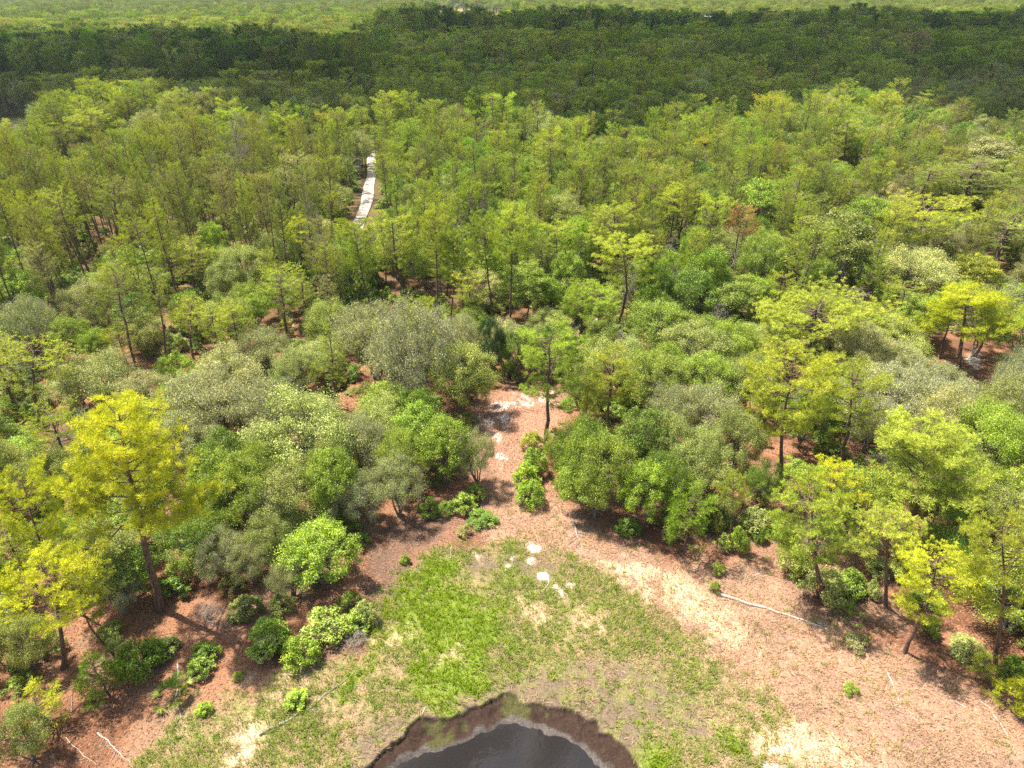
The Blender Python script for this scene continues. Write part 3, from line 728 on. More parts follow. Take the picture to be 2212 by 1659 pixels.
HERO = [
 # kind, xtop, ytop, width px, colour, height or base, label
 ('Z', 255, 868, 310, 'yellow', (345, 1318), 'large bright yellow pine with long bare trunk, tallest over the lower left', 0),
 ('P', 85, 1205, 190, 'yellow', (138, 1440), 'yellow pine on a thick trunk just above the low dark pines, lower left', 0),
 ('P', 172, 1262, 110, 'yolive', (245, 1410), 'leaning olive pine between the yellow pine and the dark shrub', 2),
 ('O', 505, 1000, 150, 'midgreen', 7.5, None, 3), ('O', 600, 1010, 150, 'grey', 7.0, None, 1), ('M', 470, 1165, 110, 'grey', 4.5, None, 1), ('O', 570, 1120, 110, 'grey', 5.0, None, 4), ('B', 455, 1110, 100, 'green', 4.5, None, 2), ('M', 620, 1215, 90, 'grey', 3.6, None, 0),
 ('H', 520, 1290, 80, 'olive', 1.8, None, 2), ('M', 760, 1040, 110, 'grey', 5.0, None, 1), ('O', 860, 940, 110, 'midgreen', 6.5, None, 3), ('B', 250, 1195, 110, 'green', 5.0, None, 0), ('O', 110, 1130, 130, 'midgreen', 6.0, None, 4), ('M', 240, 1240, 90, 'sage', 4.0, None, 0),
 ('P', 14, 1030, 130, 'yellow', 13.0, 'bright yellow pine cut by the left edge, above the yellow thick-trunked pine', 1),
 ('Y', 195, 1412, 115, 'green', 4.2, 'young dark green pine beside the dark shrub at lower left', 0),
 ('Y', 74, 1500, 95, 'yellow', 3.0, 'small yellow young pine on red litter at the lower left edge', 1),
 ('O', 20, 1340, 110, 'grey', 5.0, 'grey-green low oak on the left edge under the yellow pine', None),
 ('O', 15, 1545, 120, 'grey', 4.5, 'mossy grey low oak in the bottom left corner', None),
 ('O', 195, 1140, 160, 'grey', 7.0, 'grey-green oak between the yellow pine trunks on the left', None),
 ('O', 75, 985, 140, 'grey', 7.0, 'grey-green oak just left of the large yellow pine crown', None),
 ('B', 200, 960, 120, 'grey', 7.0, None, None),
 ('B', 455, 985, 120, 'midgreen', 7.5, 'fresh green oak right of the large yellow pine crown', None),
 ('M', 425, 822, 190, 'sage', 8.0, 'pale sage mossy oak above right of the large yellow pine', 0),
 ('M', 560, 838, 150, 'sage', 8.0, 'pale mossy oak left of the oak dome beside the clearing', 1),
 ('O', 395, 905, 130, 'sage', 7.0, None, None),
 ('O', 640, 880, 235, 'grey', 8.5, 'wide domed grey-green oak midway between the yellow pine and the clearing', 0),
 ('O', 545, 960, 130, 'midgreen', 8.0, 'soft green oak under the wide grey-green dome', 2),
 ('B', 712, 985, 110, 'midgreen', 7.5, 'fresh green oak lobe right of the wide dome', None),
 ('M', 575, 1045, 130, 'grey', 6.0, 'twiggy half-dead oak with white dead limbs over the red litter', 1),
 ('B', 682, 1150, 150, 'bright', 5.5, 'round bright green oak standing low over the shaded litter', 0),
 ('M', 530, 1180, 90, 'grey', 4.0, None, 0),
 ('O', 395, 1125, 130, 'green', 5.0, None, 2),
 ('B', 310, 1010, 110, 'midgreen', 6.5, None, None),
 ('M', 800, 668, 160, 'sage', 9.5, 'left crown of the big grey mossy oak clump above the clearing', 0),
 ('M', 885, 672, 180, 'sage', (905, 885), 'middle crown of the big grey mossy oak clump above the clearing', 1),
 ('O', 990, 745, 140, 'grey', 8.5, 'rounded right crown of the grey mossy oak clump above the clearing', 0),
 ('M', 990, 690, 90, 'sage', 7.0, None, 1),
 ('O', 1064, 690, 60, 'dark', 8.0, 'narrow dark green oak at the head of the sandy clearing', 2),
 ('O', 1124, 712, 90, 'green', 6.5, 'small green oak beside the dark one at the head of the clearing', None),
 ('P', 1190, 706, 150, 'midgreen', (1182, 962), 'slender pine on a bare straight trunk standing in the sandy clearing', 3),
 ('O', 820, 868, 140, 'grey', 6.5, 'grey-green dome oak left of the sandy clearing', 1),
 ('M', 775, 915, 110, 'sage', 6.5, 'pale twiggy mossy oak left of the clearing', 1),
 ('B', 905, 880, 110, 'bright', 7.0, None, 1),
 ('B', 962, 915, 110, 'bright', 7.0, 'bright yellow-green oak at the left rim of the sandy clearing', 0),
 ('M', 1028, 935, 90, 'grey', 6.0, 'slim mossy grey oak at the left rim of the clearing', 0),
 ('M', 850, 1000, 120, 'grey', 6.0, None, 0),
 ('O', 700, 960, 100, 'grey', 7.0, None, None),
 ('H', 1155, 966, 66, 'bright', 3.2, 'topmost of three bright green shrubs below the clearing', 0),
 ('H', 1138, 998, 74, 'bright', 3.0, 'middle of three bright green shrubs below the clearing', 2),
 ('H', 1150, 1040, 74, 'bright', 2.6, 'lowest of three bright green shrubs below the clearing', 0),
 ('H', 1150, 930, 54, 'yolive', 2.4, 'olive shrub at the foot of the clearing pine', 1),
 ('Y', 1200, 935, 48, 'midgreen', 3.4, 'young pine right of the clearing pine trunk', 1),
 ('Y', 1218, 978, 34, 'midgreen', 2.6, None, 0),
 ('O', 1270, 905, 130, 'green', 8.5, 'green oak nearest the right rim of the sandy clearing', 1),
 ('O', 1300, 950, 150, 'midgreen', 8.5, 'broad fresh green oak above the shade below the clearing', 0),
 ('B', 1262, 995, 100, 'midgreen', 6.0, None, 2),
 ('B', 1396, 1008, 105, 'bright', 7.0, 'round bright oak hanging over the shaded bank', 0),
 ('B', 1390, 895, 120, 'green', 8.5, None, None),
 ('Y', 1275, 845, 70, 'lime', 6.0, 'young lime pine right of the clearing pine', 0),
 ('P', 1325, 775, 105, 'yolive', 10.0, None, 3),
 ('O', 1450, 900, 130, 'grey', 8.0, None, 0), ('O', 1520, 930, 130, 'grey', 8.0, None, 3), ('O', 1450, 985, 120, 'green', 7.0, None, 1), ('O', 1540, 1000, 120, 'grey', 6.5, None, 1),
 ('Y', 1502, 1068, 92, 'green', 6.5, 'dark young pine at the right end of the shaded bank', 1),
 ('P', 1585, 1018, 58, 'lime', (1572, 1190), 'slender little lime pine left of the tall twin pines', 0),
 ('H', 1600, 1140, 56, 'bright', 2.4, 'round bright shrub at the foot of the slender lime pine', 0),
 ('H', 1460, 1112, 64, 'grey', 2.6, None, 1),
 ('P', 1715, 776, 170, 'yolive', (1682, 1071), 'left one of the tall twin yellowish pines right of centre', 1),
 ('P', 1838, 800, 135, 'yolive', (1815, 1013), 'right one of the tall twin yellowish pines right of centre', 3),
 ('Z', 1975, 905, 260, 'lime', (1945, 1175), 'wide open lime pine with pale limbs in the lower right woods', 1),
 ('P', 1812, 1005, 120, 'yellow', 9.5, 'small yellow-green pine crown left of the wide open lime pine', 0),
 ('P', 1755, 1052, 165, 'midgreen', (1776, 1303), 'green pine leaning over the dry slope on the right', 3),
 ('P', 1925, 1103, 150, 'lime', (1913, 1309), 'lime pine right of the pine leaning over the dry slope', 0),
 ('P', 2030, 1196, 150, 'yellow', (1954, 1411), 'bright yellow leaning pine on the red slope at right', 1),
 ('P', 2165, 1105, 150, 'lime', (2150, 1436), 'tall lime pine at the right edge above the red slope', 1),
 ('Y', 2130, 1422, 50, 'yolive', 2.2, 'tiny young pine at the foot of the right edge pine', 1),
 ('Y', 2200, 1462, 80, 'yellow', 3.0, 'small yellow young pine cut by the right edge', 0),
 ('H', 1790, 1230, 110, 'grey', 3.0, None, 1),
 ('H', 1730, 1180, 80, 'grey', 3.0, None, 1),
 ('O', 2140, 1000, 130, 'midgreen', 7.5, None, 0), ('O', 2170, 890, 150, 'bright', 8.0, None, 1), ('O', 2060, 850, 140, 'sage', 7.0, None, 1), ('M', 1960, 800, 160, 'sage', 7.0, None, 0),
 ('M', 1900, 870, 110, 'sage', 6.0, None, 1), ('O', 2205, 1060, 120, 'grey', 7.0, None, 2), ('O', 1600, 890, 110, 'grey', 7.5, None, 1), ('M', 1530, 845, 140, 'grey', 7.5, None, 0), ('M', 1460, 845, 110, 'grey', 7.0, None, 1),
 ('O', 2060, 1010, 100, 'midgreen', 7.0, None, 2), ('O', 2080, 1120, 110, 'green', 6.0, None, 2), ('O', 1660, 1000, 80, 'green', 5.0, None, 2), ('H', 1640, 1100, 80, 'grey', 2.6, None, 1),
 ('Z', 2085, 626, 205, 'yellow', (2071, 814), 'bright yellow flat-topped pine high on the right with white sand behind its trunk', 1),
 ('F', 1768, 662, 250, 'lime', (1755, 815), 'very wide spreading pine with twisted grey limbs above the twin pines', 0),
 ('P', 2020, 440, 185, 'lime', (2000, 600), 'flat-topped lime pine on the upper right slope', 2),
 ('S', 1606, 443, 72, 'rust', (1565, 620), 'dying pine with a rust brown top over a white dead trunk', 2),
 ('D', 1455, 520, 80, 'deadgrey', (1420, 625), 'leaning grey dead tree of fine bare twigs right of the tall centre pine', 1),
 ('D', 1738, 618, 60, 'deadgrey', 3.5, 'low grey tangle of dead twigs above the spreading pine', 1),
 ('D', 2170, 140, 60, 'deadgrey', 9.0, None, 0),
 ('B', 1808, 465, 160, 'olive', (1787, 664), 'big tall olive oak right of the rust-topped dying pine', 1),
 ('O', 1990, 540, 165, 'sage', 8.0, 'broad pale domed oak below the flat-topped lime pine', 1),
 ('B', 2118, 555, 90, 'yellow', 6.0, 'small yellow-green oak right of the broad pale oak', None),
 ('S', 2200, 470, 150, 'olive', 10.0, None, 0), ('S', 2120, 350, 150, 'olive', 11.0, None, 3), ('S', 2010, 360, 120, 'olive', 11.0, None, 0), ('B', 2150, 300, 120, 'tanolive', 10.0, None, 1),
 ('O', 1430, 655, 140, 'midgreen', 7.5, None, 0), ('O', 1340, 735, 140, 'grey', 7.5, None, 1), ('O', 1520, 705, 150, 'grey', 7.5, None, 2), ('O', 1590, 700, 120, 'midgreen', 7.5, None, 3),
 ('O', 1420, 765, 140, 'midgreen', 7.5, None, 0), ('O', 1545, 770, 120, 'midgreen', 7.0, None, 2), ('O', 1640, 770, 120, 'grey', 7.5, None, 1), ('O', 1300, 690, 80, 'midgreen', 6.0, None, 2),
 ('O', 1265, 790, 90, 'grey', 7.0, None, None), ('B', 1230, 720, 60, 'green', 7.0, None, None), ('B', 1600, 600, 110, 'midgreen', 7.0, None, None), ('B', 1500, 590, 110, 'green', 8.0, None, None),
 ('P', 1335, 523, 150, 'lime', (1330, 712), 'tall centre pine with crooked limbs above the leaning dead pole', 2),
 ('P', 1325, 440, 120, 'lime', 13.0, 'lime pine crown just behind the tall crooked centre pine', 0),
 ('P', 850, 466, 105, 'lime', (872, 646), 'leftmost of the row of straight lime pines behind the mossy oaks', 3),
 ('P', 940, 445, 82, 'lime', (947, 700), 'second tall pine from the left in the row behind the mossy oaks', 0),
 ('P', 978, 498, 76, 'midgreen', (974, 700), 'shorter pine standing before the second of the row', 1),
 ('P', 1040, 460, 72, 'midgreen', (1063, 686), 'slim pine between the two tallest of the pine row', 1),
 ('P', 1108, 443, 92, 'lime', (1102, 715), 'rightmost tall pine of the row behind the mossy oaks', 0),
 ('P', 765, 478, 72, 'midgreen', (803, 679), 'leaning pine below the near end of the sand road', 3),
 ('P', 1014, 396, 44, 'midgreen', (1019, 553), None, 1),
 ('P', 650, 468, 88, 'yellow', (646, 600), 'bright yellow-green pine left of the sand road end', 0),
 ('O', 1210, 418, 108, 'grey', 8.0, 'round grey-green oak dome right behind the row of tall pines', 1),
 ('S', 115, 408, 95, 'yolive', (212, 630), 'dark pine trunk leaning strongly, upper left', 2),
 ('S', 250, 385, 90, 'olive', (259, 567), 'sparse olive pine beside the strongly leaning one', 0),
 ('S', 362, 345, 80, 'olive', (333, 556), 'olive pine leaning to the right in the upper left stand', 2),
 ('S', 466, 330, 80, 'olive', (468, 528), 'straight-trunked olive pine in the upper left stand', 0),
 ('D', 512, 262, 85, 'brown', (515, 477), 'tall brownish nearly bare tree in the upper left stand', 0),
 ('S', 640, 330, 80, 'tanolive', (630, 480), 'dull tan-green pine with pale forked trunk left of the road', 0),
 ('O', 715, 395, 85, 'grey', 7.5, 'grey-green leaning oak at the left edge of the sand road', 0),
 ('S', 255, 590, 110, 'olive', (315, 848), 'sparse olive pine on a long dark leaning trunk, left', 0),
 ('S', 335, 600, 80, 'olive', (364, 808), 'sparse olive pine just right of the long dark leaning trunk', 2),
 ('S', 415, 520, 90, 'yolive', (423, 643), 'yellowish olive pine in the middle of the left woods', 3),
 ('S', 610, 590, 100, 'midgreen', (628, 751), 'pine with thin dark trunk above the pale mossy oaks', 0),
 ('S', 418, 650, 80, 'yolive', (417, 776), None, 0),
 ('W', 62, 535, 80, 'deadgrey', (62, 615), 'white dead snag with long bare limbs at the left', 0),
 ('W', 1600, 520, 60, 'deadgrey', (1556, 635), 'bleached crooked dead trunk under the rust-topped pine', 1),
 ('S', 75, 748, 140, 'yolive', (100, 930), 'yellowish pine at the left edge behind the large yellow pine', 0),
 ('O', 195, 765, 145, 'sage', 8.0, 'pale sage oak dome above the large yellow pine', 1),
 ('O', 180, 612, 110, 'sage', 7.5, 'pale oak under the strongly leaning dark trunk', 0),
 ('B', 198, 715, 64, 'bright', 5.0, 'small bright green oak between two pale ones at left', 2),
 ('B', 140, 690, 80, 'midgreen', 6.0, None, None), ('B', 20, 590, 100, 'bright', 7.0, None, 0), ('M', 40, 650, 110, 'grey', 8.0, None, 1),
 ('O', 520, 530, 110, 'grey', 8.0, 'grey-green oak in the left woods below the straight trunk', 0), ('O', 590, 500, 90, 'grey', 8.0, None, 1), ('O', 480, 560, 90, 'grey', 7.5, None, 2),
 ('O', 700, 650, 100, 'grey', 7.5, None, 1), ('M', 560, 720, 120, 'grey', 6.0, None, 0), ('B', 545, 640, 60, 'bright', 6.0, None, 1),
 ('S', 700, 700, 90, 'midgreen', (722, 880), 'slim pine on a dark trunk left of the mossy clump', 1),
 ('P', 838, 196, 74, 'lime', (848, 330), 'tall pale lime pine lit against the shade, right of the road', 0),
 ('B', 1135, 268, 44, 'yellow', 8.0, 'small yellow crown in the middle of the fine-needled pines', 0),
 ('P', 1835, 256, 74, 'midgreen', (1823, 378), 'dark-trunked open pine in the upper right woods', 3),
 ('P', 2022, 190, 70, 'lime', (2010, 285), 'lime pine beside a grey dead crown, upper right', 0),
 ('D', 2058, 182, 50, 'deadgrey', (2040, 285), 'grey dead crown right behind the upper right lime pine', 0),
 ('D', 1838, 104, 42, 'sage', (1836, 168), 'pale bare tree in the shaded woods, upper right', 0),
 ('D', 1812, 128, 26, 'deadgrey', (1800, 180), None, 2),
 ('S', 1980, 66, 62, 'brown', (1966, 180), 'tall brown-crowned pine standing out of the shaded upper right woods', 0),
 ('P', 1732, 132, 22, 'lime', (1728, 180), 'tiny pale lime pine lit in the shade, upper right', 3),
 ('P', 290, 172, 110, 'yolive', 15.0, None, 1), ('P', 340, 168, 80, 'yolive', 15.0, None, 0), ('P', 220, 190, 90, 'yolive', 14.0, None, 1), ('P', 190, 235, 90, 'yolive', 14.0, None, 0), ('P', 265, 215, 90, 'olive', 13.0, None, 3),
 ('P', 130, 250, 80, 'yolive', 12.0, None, 1), ('P', 605, 240, 56, 'lime', 12.0, None, 0), ('P', 495, 225, 50, 'lime', 12.0, None, 1),
 ('P', 1300, 620, 90, 'midgreen', 9.0, None, 1), ('P', 1460, 410, 90, 'lime', 11.0, None, 0), ('B', 1650, 395, 110, 'bright', 9.0, None, 0), ('B', 1880, 430, 100, 'bright', 9.0, None, 1),
 ('B', 1185, 600, 60, 'bright', 6.0, None, 0), ('B', 1225, 545, 70, 'bright', 8.0, None, 1), ('O', 1160, 520, 70, 'grey', 6.5, None, 0),
 ('S', 30, 560, 70, 'yolive', 6.0, None, 0),
 ('H', 575, 1345, 110, 'bright', 2.6, 'left one of the leafy shrubs between the woods and the pond', 2),
 ('H', 640, 1385, 96, 'bright', 2.2, 'yellow-green leafy shrub right against the left waterside shrub', 0),
 ('H', 700, 1330, 120, 'midgreen', 2.0, 'straggling shrub nearest the mud edge of the meadow', 1),
 ('H', 770, 1322, 70, 'bright', 1.6, 'small leafy shrub reaching over the grey mud', 2),
 ('H', 280, 1392, 96, 'green', 3.0, 'dark green rounded shrub by the dark young pine', 0),
 ('H', 637, 1498, 60, 'bright', 1.1, 'low bright shrub on the meadow left of the pond', 2),
 ('H', 436, 1522, 40, 'bright', 0.9, 'small yellow-green sapling in the grass near the fallen pole', 2),
 ('H', 510, 1452, 24, 'bright', 0.7, None, 2), ('H', 873, 1197, 26, 'bright', 1.0, 'tiny bright sapling above the meadow corner', 2),
 ('H', 1555, 1218, 36, 'midgreen', 1.0, None, 1), ('H', 1548, 1255, 26, 'midgreen', 1.2, None, 1), ('H', 1842, 1480, 38, 'midgreen', 0.8, None, 1), ('H', 1855, 1375, 60, 'tanolive', 1.1, None, 1),
 ('L', 1700, 985, 40, 'bright', 1.4, 'palmetto under the left twin pine', 0), ('L', 1725, 1010, 40, 'bright', 1.2, 'palmetto lower right of the other under the twin pines', 0), ('L', 1874, 1375, 22, 'yellow', 0.7, 'tiny yellow palmetto on the dry slope', 0),
 ('D', 440, 1312, 90, 'deadgrey', 1.5, 'grey heap of bare dead twigs near the big pine trunk', 1),
 ('D', 575, 1075, 110, 'deadgrey', 5.0, 'dead pale limbs poking through the twiggy oak at left', 1),
 ('D', 770, 1375, 70, 'deadgrey', 0.9, 'grey dead twigs beside the straggling shrub', 1),
 ('D', 900, 815, 110, 'deadgrey', 5.0, 'bare grey limbs inside the mossy oak clump', 1),
 ('D', 1775, 1140, 90, 'deadgrey', 3.0, None, 1),
]
for i, hrow in enumerate(HERO):
    kind, xt, yt, w, c, hb, lab, pr = hrow
    if isinstance(hb, tuple): hero(kind, xt, yt, w, c, base=hb, label=lab, proto=pr)
    else: hero(kind, xt, yt, w, c, h=hb, label=lab, proto=pr)
n_hero = len(TREES)
HX = np.array([t['px'] for t in TREES]); HY = np.array([t['py'] + (0.30 * t['ry'] if t['kind'] in 'SPZ' else 0) for t in TREES]); HRX = np.array([t['rx'] for t in TREES]); HRY = np.array([t['ry'] * (1.45 if t['kind'] in 'SPZ' else 1) for t in TREES]); HD = np.array([t['d'] for t in TREES])
HK = np.array([t['kind'] in 'PFZOBMS' for t in TREES])

# places that stay open to the camera (photo positions)
OPEN = [[(380, 1659), (400, 1560), (480, 1480), (560, 1450), (780, 1380), (790, 1270), (800, 1180), (880, 1100), (1050, 1040), (1020, 850), (1210, 840), (1230, 970), (1250, 1090), (1450, 1130), (1560, 1200), (1690, 1200), (1720, 1310), (1900, 1360), (1960, 1430), (2100, 1470), (2212, 1560), (2230, 1700), (380, 1700)],
        [(750, 485), (775, 400), (790, 350), (812, 350), (805, 400), (800, 485)], [(-50, 262), (112, 258), (100, 290), (-50, 300)], [(740, 640), (810, 630), (840, 660), (750, 665)],
        [(300, 1330), (420, 1310), (450, 1400), (340, 1400)], [(860, 1090), (760, 1180), (740, 1270), (850, 1230)], [(60, 1480), (130, 1440), (130, 1490), (70, 1520)], [(120, 1530), (260, 1500), (400, 1520), (420, 1700), (120, 1700)],
        [(1040, 840), (1200, 800), (1200, 860), (1050, 870)], [(930, 22), (1100, 20), (1100, 30), (940, 34)], [(1205, 24), (1235, 24), (1235, 34), (1205, 34)]]
GROUND_OPEN = [sum([MEADOW], []), DRY, CLEAR, MARSH]
def zone(px, py, d, r):
    """kind, colour, height by where the tree stands"""
    q = r.random()
    if py < 30:      # far woods
        return ('P', 'olive', 13) if q < .5 else ('S', 'green' if px < 1200 else 'midgreen', 12) if q < .8 else ('O', 'grey' if px < 1100 else 'lime', 11)
    if (px > 820 and 46 < py < 80) or (px < 800 and 88 < py < 185):
        return ('P', r.choice(['green', 'olive', 'dark']), 17) if q < .75 else ('S', 'green', 14)
    if py < 150:
        if px < 760 and py > 60: return ('P', r.choice(['yolive', 'olive', 'olive']), 14) if q < .5 else ('S', r.choice(['yolive', 'tanolive']), 12) if q < .8 else ('O', 'sage', 10)
        return ('P', r.choice(['olive', 'green', 'midgreen']), 13.5) if q < .35 else ('S', r.choice(['green', 'midgreen', 'green']), 12.5) if q < .7 else ('O', r.choice(['grey', 'green', 'midgreen']), 10) if q < .85 else ('B', r.choice(['bright', 'green']), 9)
    if py < 330:
        if px < 760: return ('P', r.choice(['yolive', 'olive', 'lime']), 12) if q < .4 else ('S', r.choice(['yolive', 'olive', 'midgreen']), 11.5) if q < .75 else ('O', r.choice(['sage', 'grey']), 9)
        if px > 1950: return ('S', 'olive', 11) if q < .35 else ('B', r.choice(['green', 'tanolive', 'midgreen']), 9) if q < .75 else ('O', 'tanolive', 9)
        return ('S', r.choice(['yolive', 'midgreen', 'midgreen', 'lime']), 12) if q < .52 else ('B', r.choice(['bright', 'midgreen', 'lime']), 9) if q < .75 else ('O', r.choice(['grey', 'midgreen', 'sage']), 8.5) if q < .95 else ('P', 'lime', 12)
    if py < 660:
        if px < 740: return ('S', r.choice(['yolive', 'olive', 'yolive', 'tanolive']), 12.5) if q < .62 else ('O', r.choice(['sage', 'grey', 'midgreen']), 6) if q < .84 else ('B', r.choice(['midgreen', 'bright']), 6.5)
        if px > 1900: return ('S', r.choice(['olive', 'yolive']), 9.5) if q < .3 else ('O', r.choice(['sage', 'grey', 'tanolive']), 7) if q < .75 else ('B', r.choice(['midgreen', 'yolive']), 7)
        return ('S', r.choice(['yolive', 'midgreen', 'midgreen', 'olive']), 10.5) if q < .36 else ('B', r.choice(['bright', 'bright', 'midgreen', 'green']), 8) if q < .70 else ('O', r.choice(['grey', 'midgreen', 'sage', 'grey']), 7.5) if q < .93 else ('P', 'lime', 11)
    if px < 760: return ('O', r.choice(['grey', 'sage', 'grey']), 6.8) if q < .55 else ('B', r.choice(['midgreen', 'bright', 'green']), 6) if q < .8 else ('S', 'yolive', 9)
    return ('O', r.choice(['grey', 'sage', 'midgreen']), 6.8) if q < .6 else ('B', r.choice(['midgreen', 'green']), 6) if q < .8 else ('M', 'grey', 6.5) if q < .9 else ('P', 'lime', 10)

cell = {}
def near_ok(x, y, r_):
    k = 6.0; cx, cyy = int(x // k), int(y // k)
    for a in range(cx - 1, cx + 2):
        for b_ in range(cyy - 1, cyy + 2):
            for (qx, qy, qr) in cell.get((a, b_), ()):
                if (qx - x) ** 2 + (qy - y) ** 2 < (0.5 * (r_ + qr)) ** 2: return False
    return True
def put(x, y, r_): cell.setdefault((int(x // 6), int(y // 6)), []).append((x, y, r_))
for t in TREES:
    if t['kind'] not in 'H': put(t['x'], t['y'], min(5.5, t['w'] * 0.62))
FR = random.Random(99)
cand = []
npr = np.random.default_rng(3)
def fan(n, d0, d1, half=0.80):
    y = np.sqrt(npr.random(n) * (d1 * d1 - d0 * d0) + d0 * d0)
    x = (npr.random(n) * 2 - 1) * (half * y + 26)
    return x, y
x, y = fan(13000, 26, 175); o_ = np.argsort(y); x, y = x[o_], y[o_]
go = np.zeros(len(x), bool)
for p in GROUND_OPEN: go |= sdist(p, x, y) > -1.2
rdist = segdist(ROAD, x, y, False)
go |= (rdist < 3.6) & (y < 174); go |= (rdist < 1.6)
FILL = []
def pxl(px, py): return px < 720 and 300 < py < 760
for i in range(len(x)):
    if go[i]: continue
    X, Y = float(x[i]), float(y[i])
    px, py = (float(a) for a in proj(X, Y, 6.0))
    k, c, h = zone(px, py, Y, FR)
    if FR.random() < 0.045: k, c, h = 'D', FR.choice(['deadgrey', 'brown']), h * 0.85
    h *= FR.uniform(0.66, 1.28)
    w = {'P': 5.6, 'S': 4.5, 'O': 6.8, 'B': 5.4, 'M': 6.4, 'D': 4.6}[k] * FR.uniform(0.75, 1.3)
    slimz = pxl(px, py)
    if k == 'S' and Y > 85: w *= 0.82; h *= 1.12
    if slimz and k == 'S': w *= 0.9
    r_ = w * (0.74 if slimz else 0.64)
    if not near_ok(X, Y, r_): continue
    zc = h * 0.68; cc = float(depth_of(X, Y, zc)); pxc, pyc = (float(a) for a in proj(X, Y, zc)); ry = w / 2 / cc * 1106 / TANH
    # top, middle and flanks of the crown must not cover an open place
    bad = False
    pts = [(pxc, pyc - ry * .9), (pxc, pyc), (pxc - ry, pyc), (pxc + ry, pyc), (pxc, pyc + ry)]
    for pol in OPEN:
        if any(inside(pol, np.array(a[0]), np.array(a[1])) for a in pts): bad = True; break
    if bad: continue
    # nor stand before a picked-out tree
    dd = math.sqrt(X * X + Y * Y + CH * CH)
    e = ((HX - pxc) / (HRX * .62 + ry * .62)) ** 2 + ((HY - (pyc - ry * .1)) / (HRY * .75 + ry * .62)) ** 2
    if np.any((e < 1) & (HD > dd - 1.0) & HK): continue
    put(X, Y, r_)
    FILL.append((k, X, Y, h, w, c))
FILL.sort(key=lambda a: a[1] ** 2 + a[2] ** 2)
cnt = {'pine_tree': sum(KIND[t['kind']][0] == 'pine_tree' for t in TREES), 'oak_tree': sum(KIND[t['kind']][0] == 'oak_tree' for t in TREES)}
STUFF = []
for (k, X, Y, h, w, c) in FILL:
    nm = KIND[k][0]
    px, py = (float(a) for a in proj(X, Y, h * 0.7))
    infr = -20 < px < 2232 and py < 1680
    if k == 'D' and not (infr and cnt.get(nm, 0) < 60): continue
    if infr and cnt.get(nm, 0) < 298:
        cnt[nm] = cnt.get(nm, 0) + 1
        add_tree(k, X, Y, h, w, c, lean=(FR.gauss(0, 0.05 if k == 'S' else 0.025), FR.gauss(0, 0.04)))
    else: STUFF.append((k, X, Y, h, w, c))
n_near_stuff = len(STUFF)
# the far woods
for (d0, d1, n, sp) in ((175, 600, 36000, 4.3), (600, 1500, 60000, 7.2), (1500, 4200, 60000, 13.0)):
    x, y = fan(n, d0, d1, 0.84); 
    go = np.zeros(len(x), bool)
    go |= sdist(MARSH, x, y) > -2; go |= (segdist(ROAD, x, y, False) < 3.6) & (y < 174)
    go |= np.hypot((x - FIELD_C[0] * y / 1000) / FRX, (y - FIELD_C[1]) / FRY) < 0.75 + 0.9 * (fbm(x, y, 60, 15, 3) - 0.35)
    go |= (np.abs(x - ray_at(1220, 30, 930) * y / 930) < 22) & (y > 690) & (y < 950)
    go |= (np.abs(x - ray_at(1540, 34, 830) * y / 830) < 18) & (y > 620) & (y < 850)
    cell_f = {}
    for i in range(len(x)):
        if go[i]: continue
        X, Y = float(x[i]), float(y[i]); kx, ky = int(X // sp), int(Y // sp)
        bad = False
        for a in (kx - 1, kx, kx + 1):
            for b_ in (ky - 1, ky, ky + 1):
                for (qx, qy) in cell_f.get((a, b_), ()):
                    if (qx - X) ** 2 + (qy - Y) ** 2 < sp * sp * 0.8: bad = True
        if bad: continue
        cell_f.setdefault((kx, ky), []).append((X, Y))
        px, py = (float(a) for a in proj(X, Y, 9.0))
        k, c, h = zone(px, py, Y, FR)
        if py > 60 and float(fbm(np.array([X]), np.array([Y]), 45, 33, 2)[0]) > 0.60: c = {'green': 'olive', 'dark': 'green', 'olive': 'grey', 'midgreen': 'lime'}.get(c, c)
        s = FR.uniform(0.7, 1.3); big = 1.0 if d0 < 600 else 1.2 if d0 < 1500 else 1.9
        stand = 1.0 + 0.34 * (float(fbm(np.array([X]), np.array([Y]), 55, 12, 2)[0]) - 0.5) * 2
        STUFF.append((k, X, Y, h * s * stand * (1.0 if d0 < 1500 else 1.1), {'P': 6.0, 'S': 4.4, 'O': 7.6, 'B': 6.0, 'M': 7}[k] * s * big, c))
# undergrowth below the near trees
UNDER = []
x, y = fan(15000, 28, 200)
go = np.zeros(len(x), bool)
for p in GROUND_OPEN: go |= sdist(p, x, y) > -0.6
go |= segdist(ROAD, x, y, False) < 3.0
pxu, pyu = proj(x, y, 0 * x + 0.5); pxl_mask = (pxu < 720) & (pyu > 380) & (pyu < 800)
for pol in OPEN[4:6]: go |= inside(pol, pxu, pyu)
pu = np.where((y < 62), 0.34, np.where(y < 80, 0.6, 0.95)) * sstep(0.3, 0.6, fbm(x, y, 9, 71, 3)) * 1.5
for i in np.nonzero(~go & (npr.random(len(x)) < pu))[0]:
    UNDER.append(('H' if FR.random() < .85 else 'L', float(x[i]), float(y[i]), FR.uniform(0.8, 2.4), FR.uniform(1.4, 3.2), FR.choice(['green', 'midgreen', 'olive', 'green', 'grey', 'olive', 'grey'])))

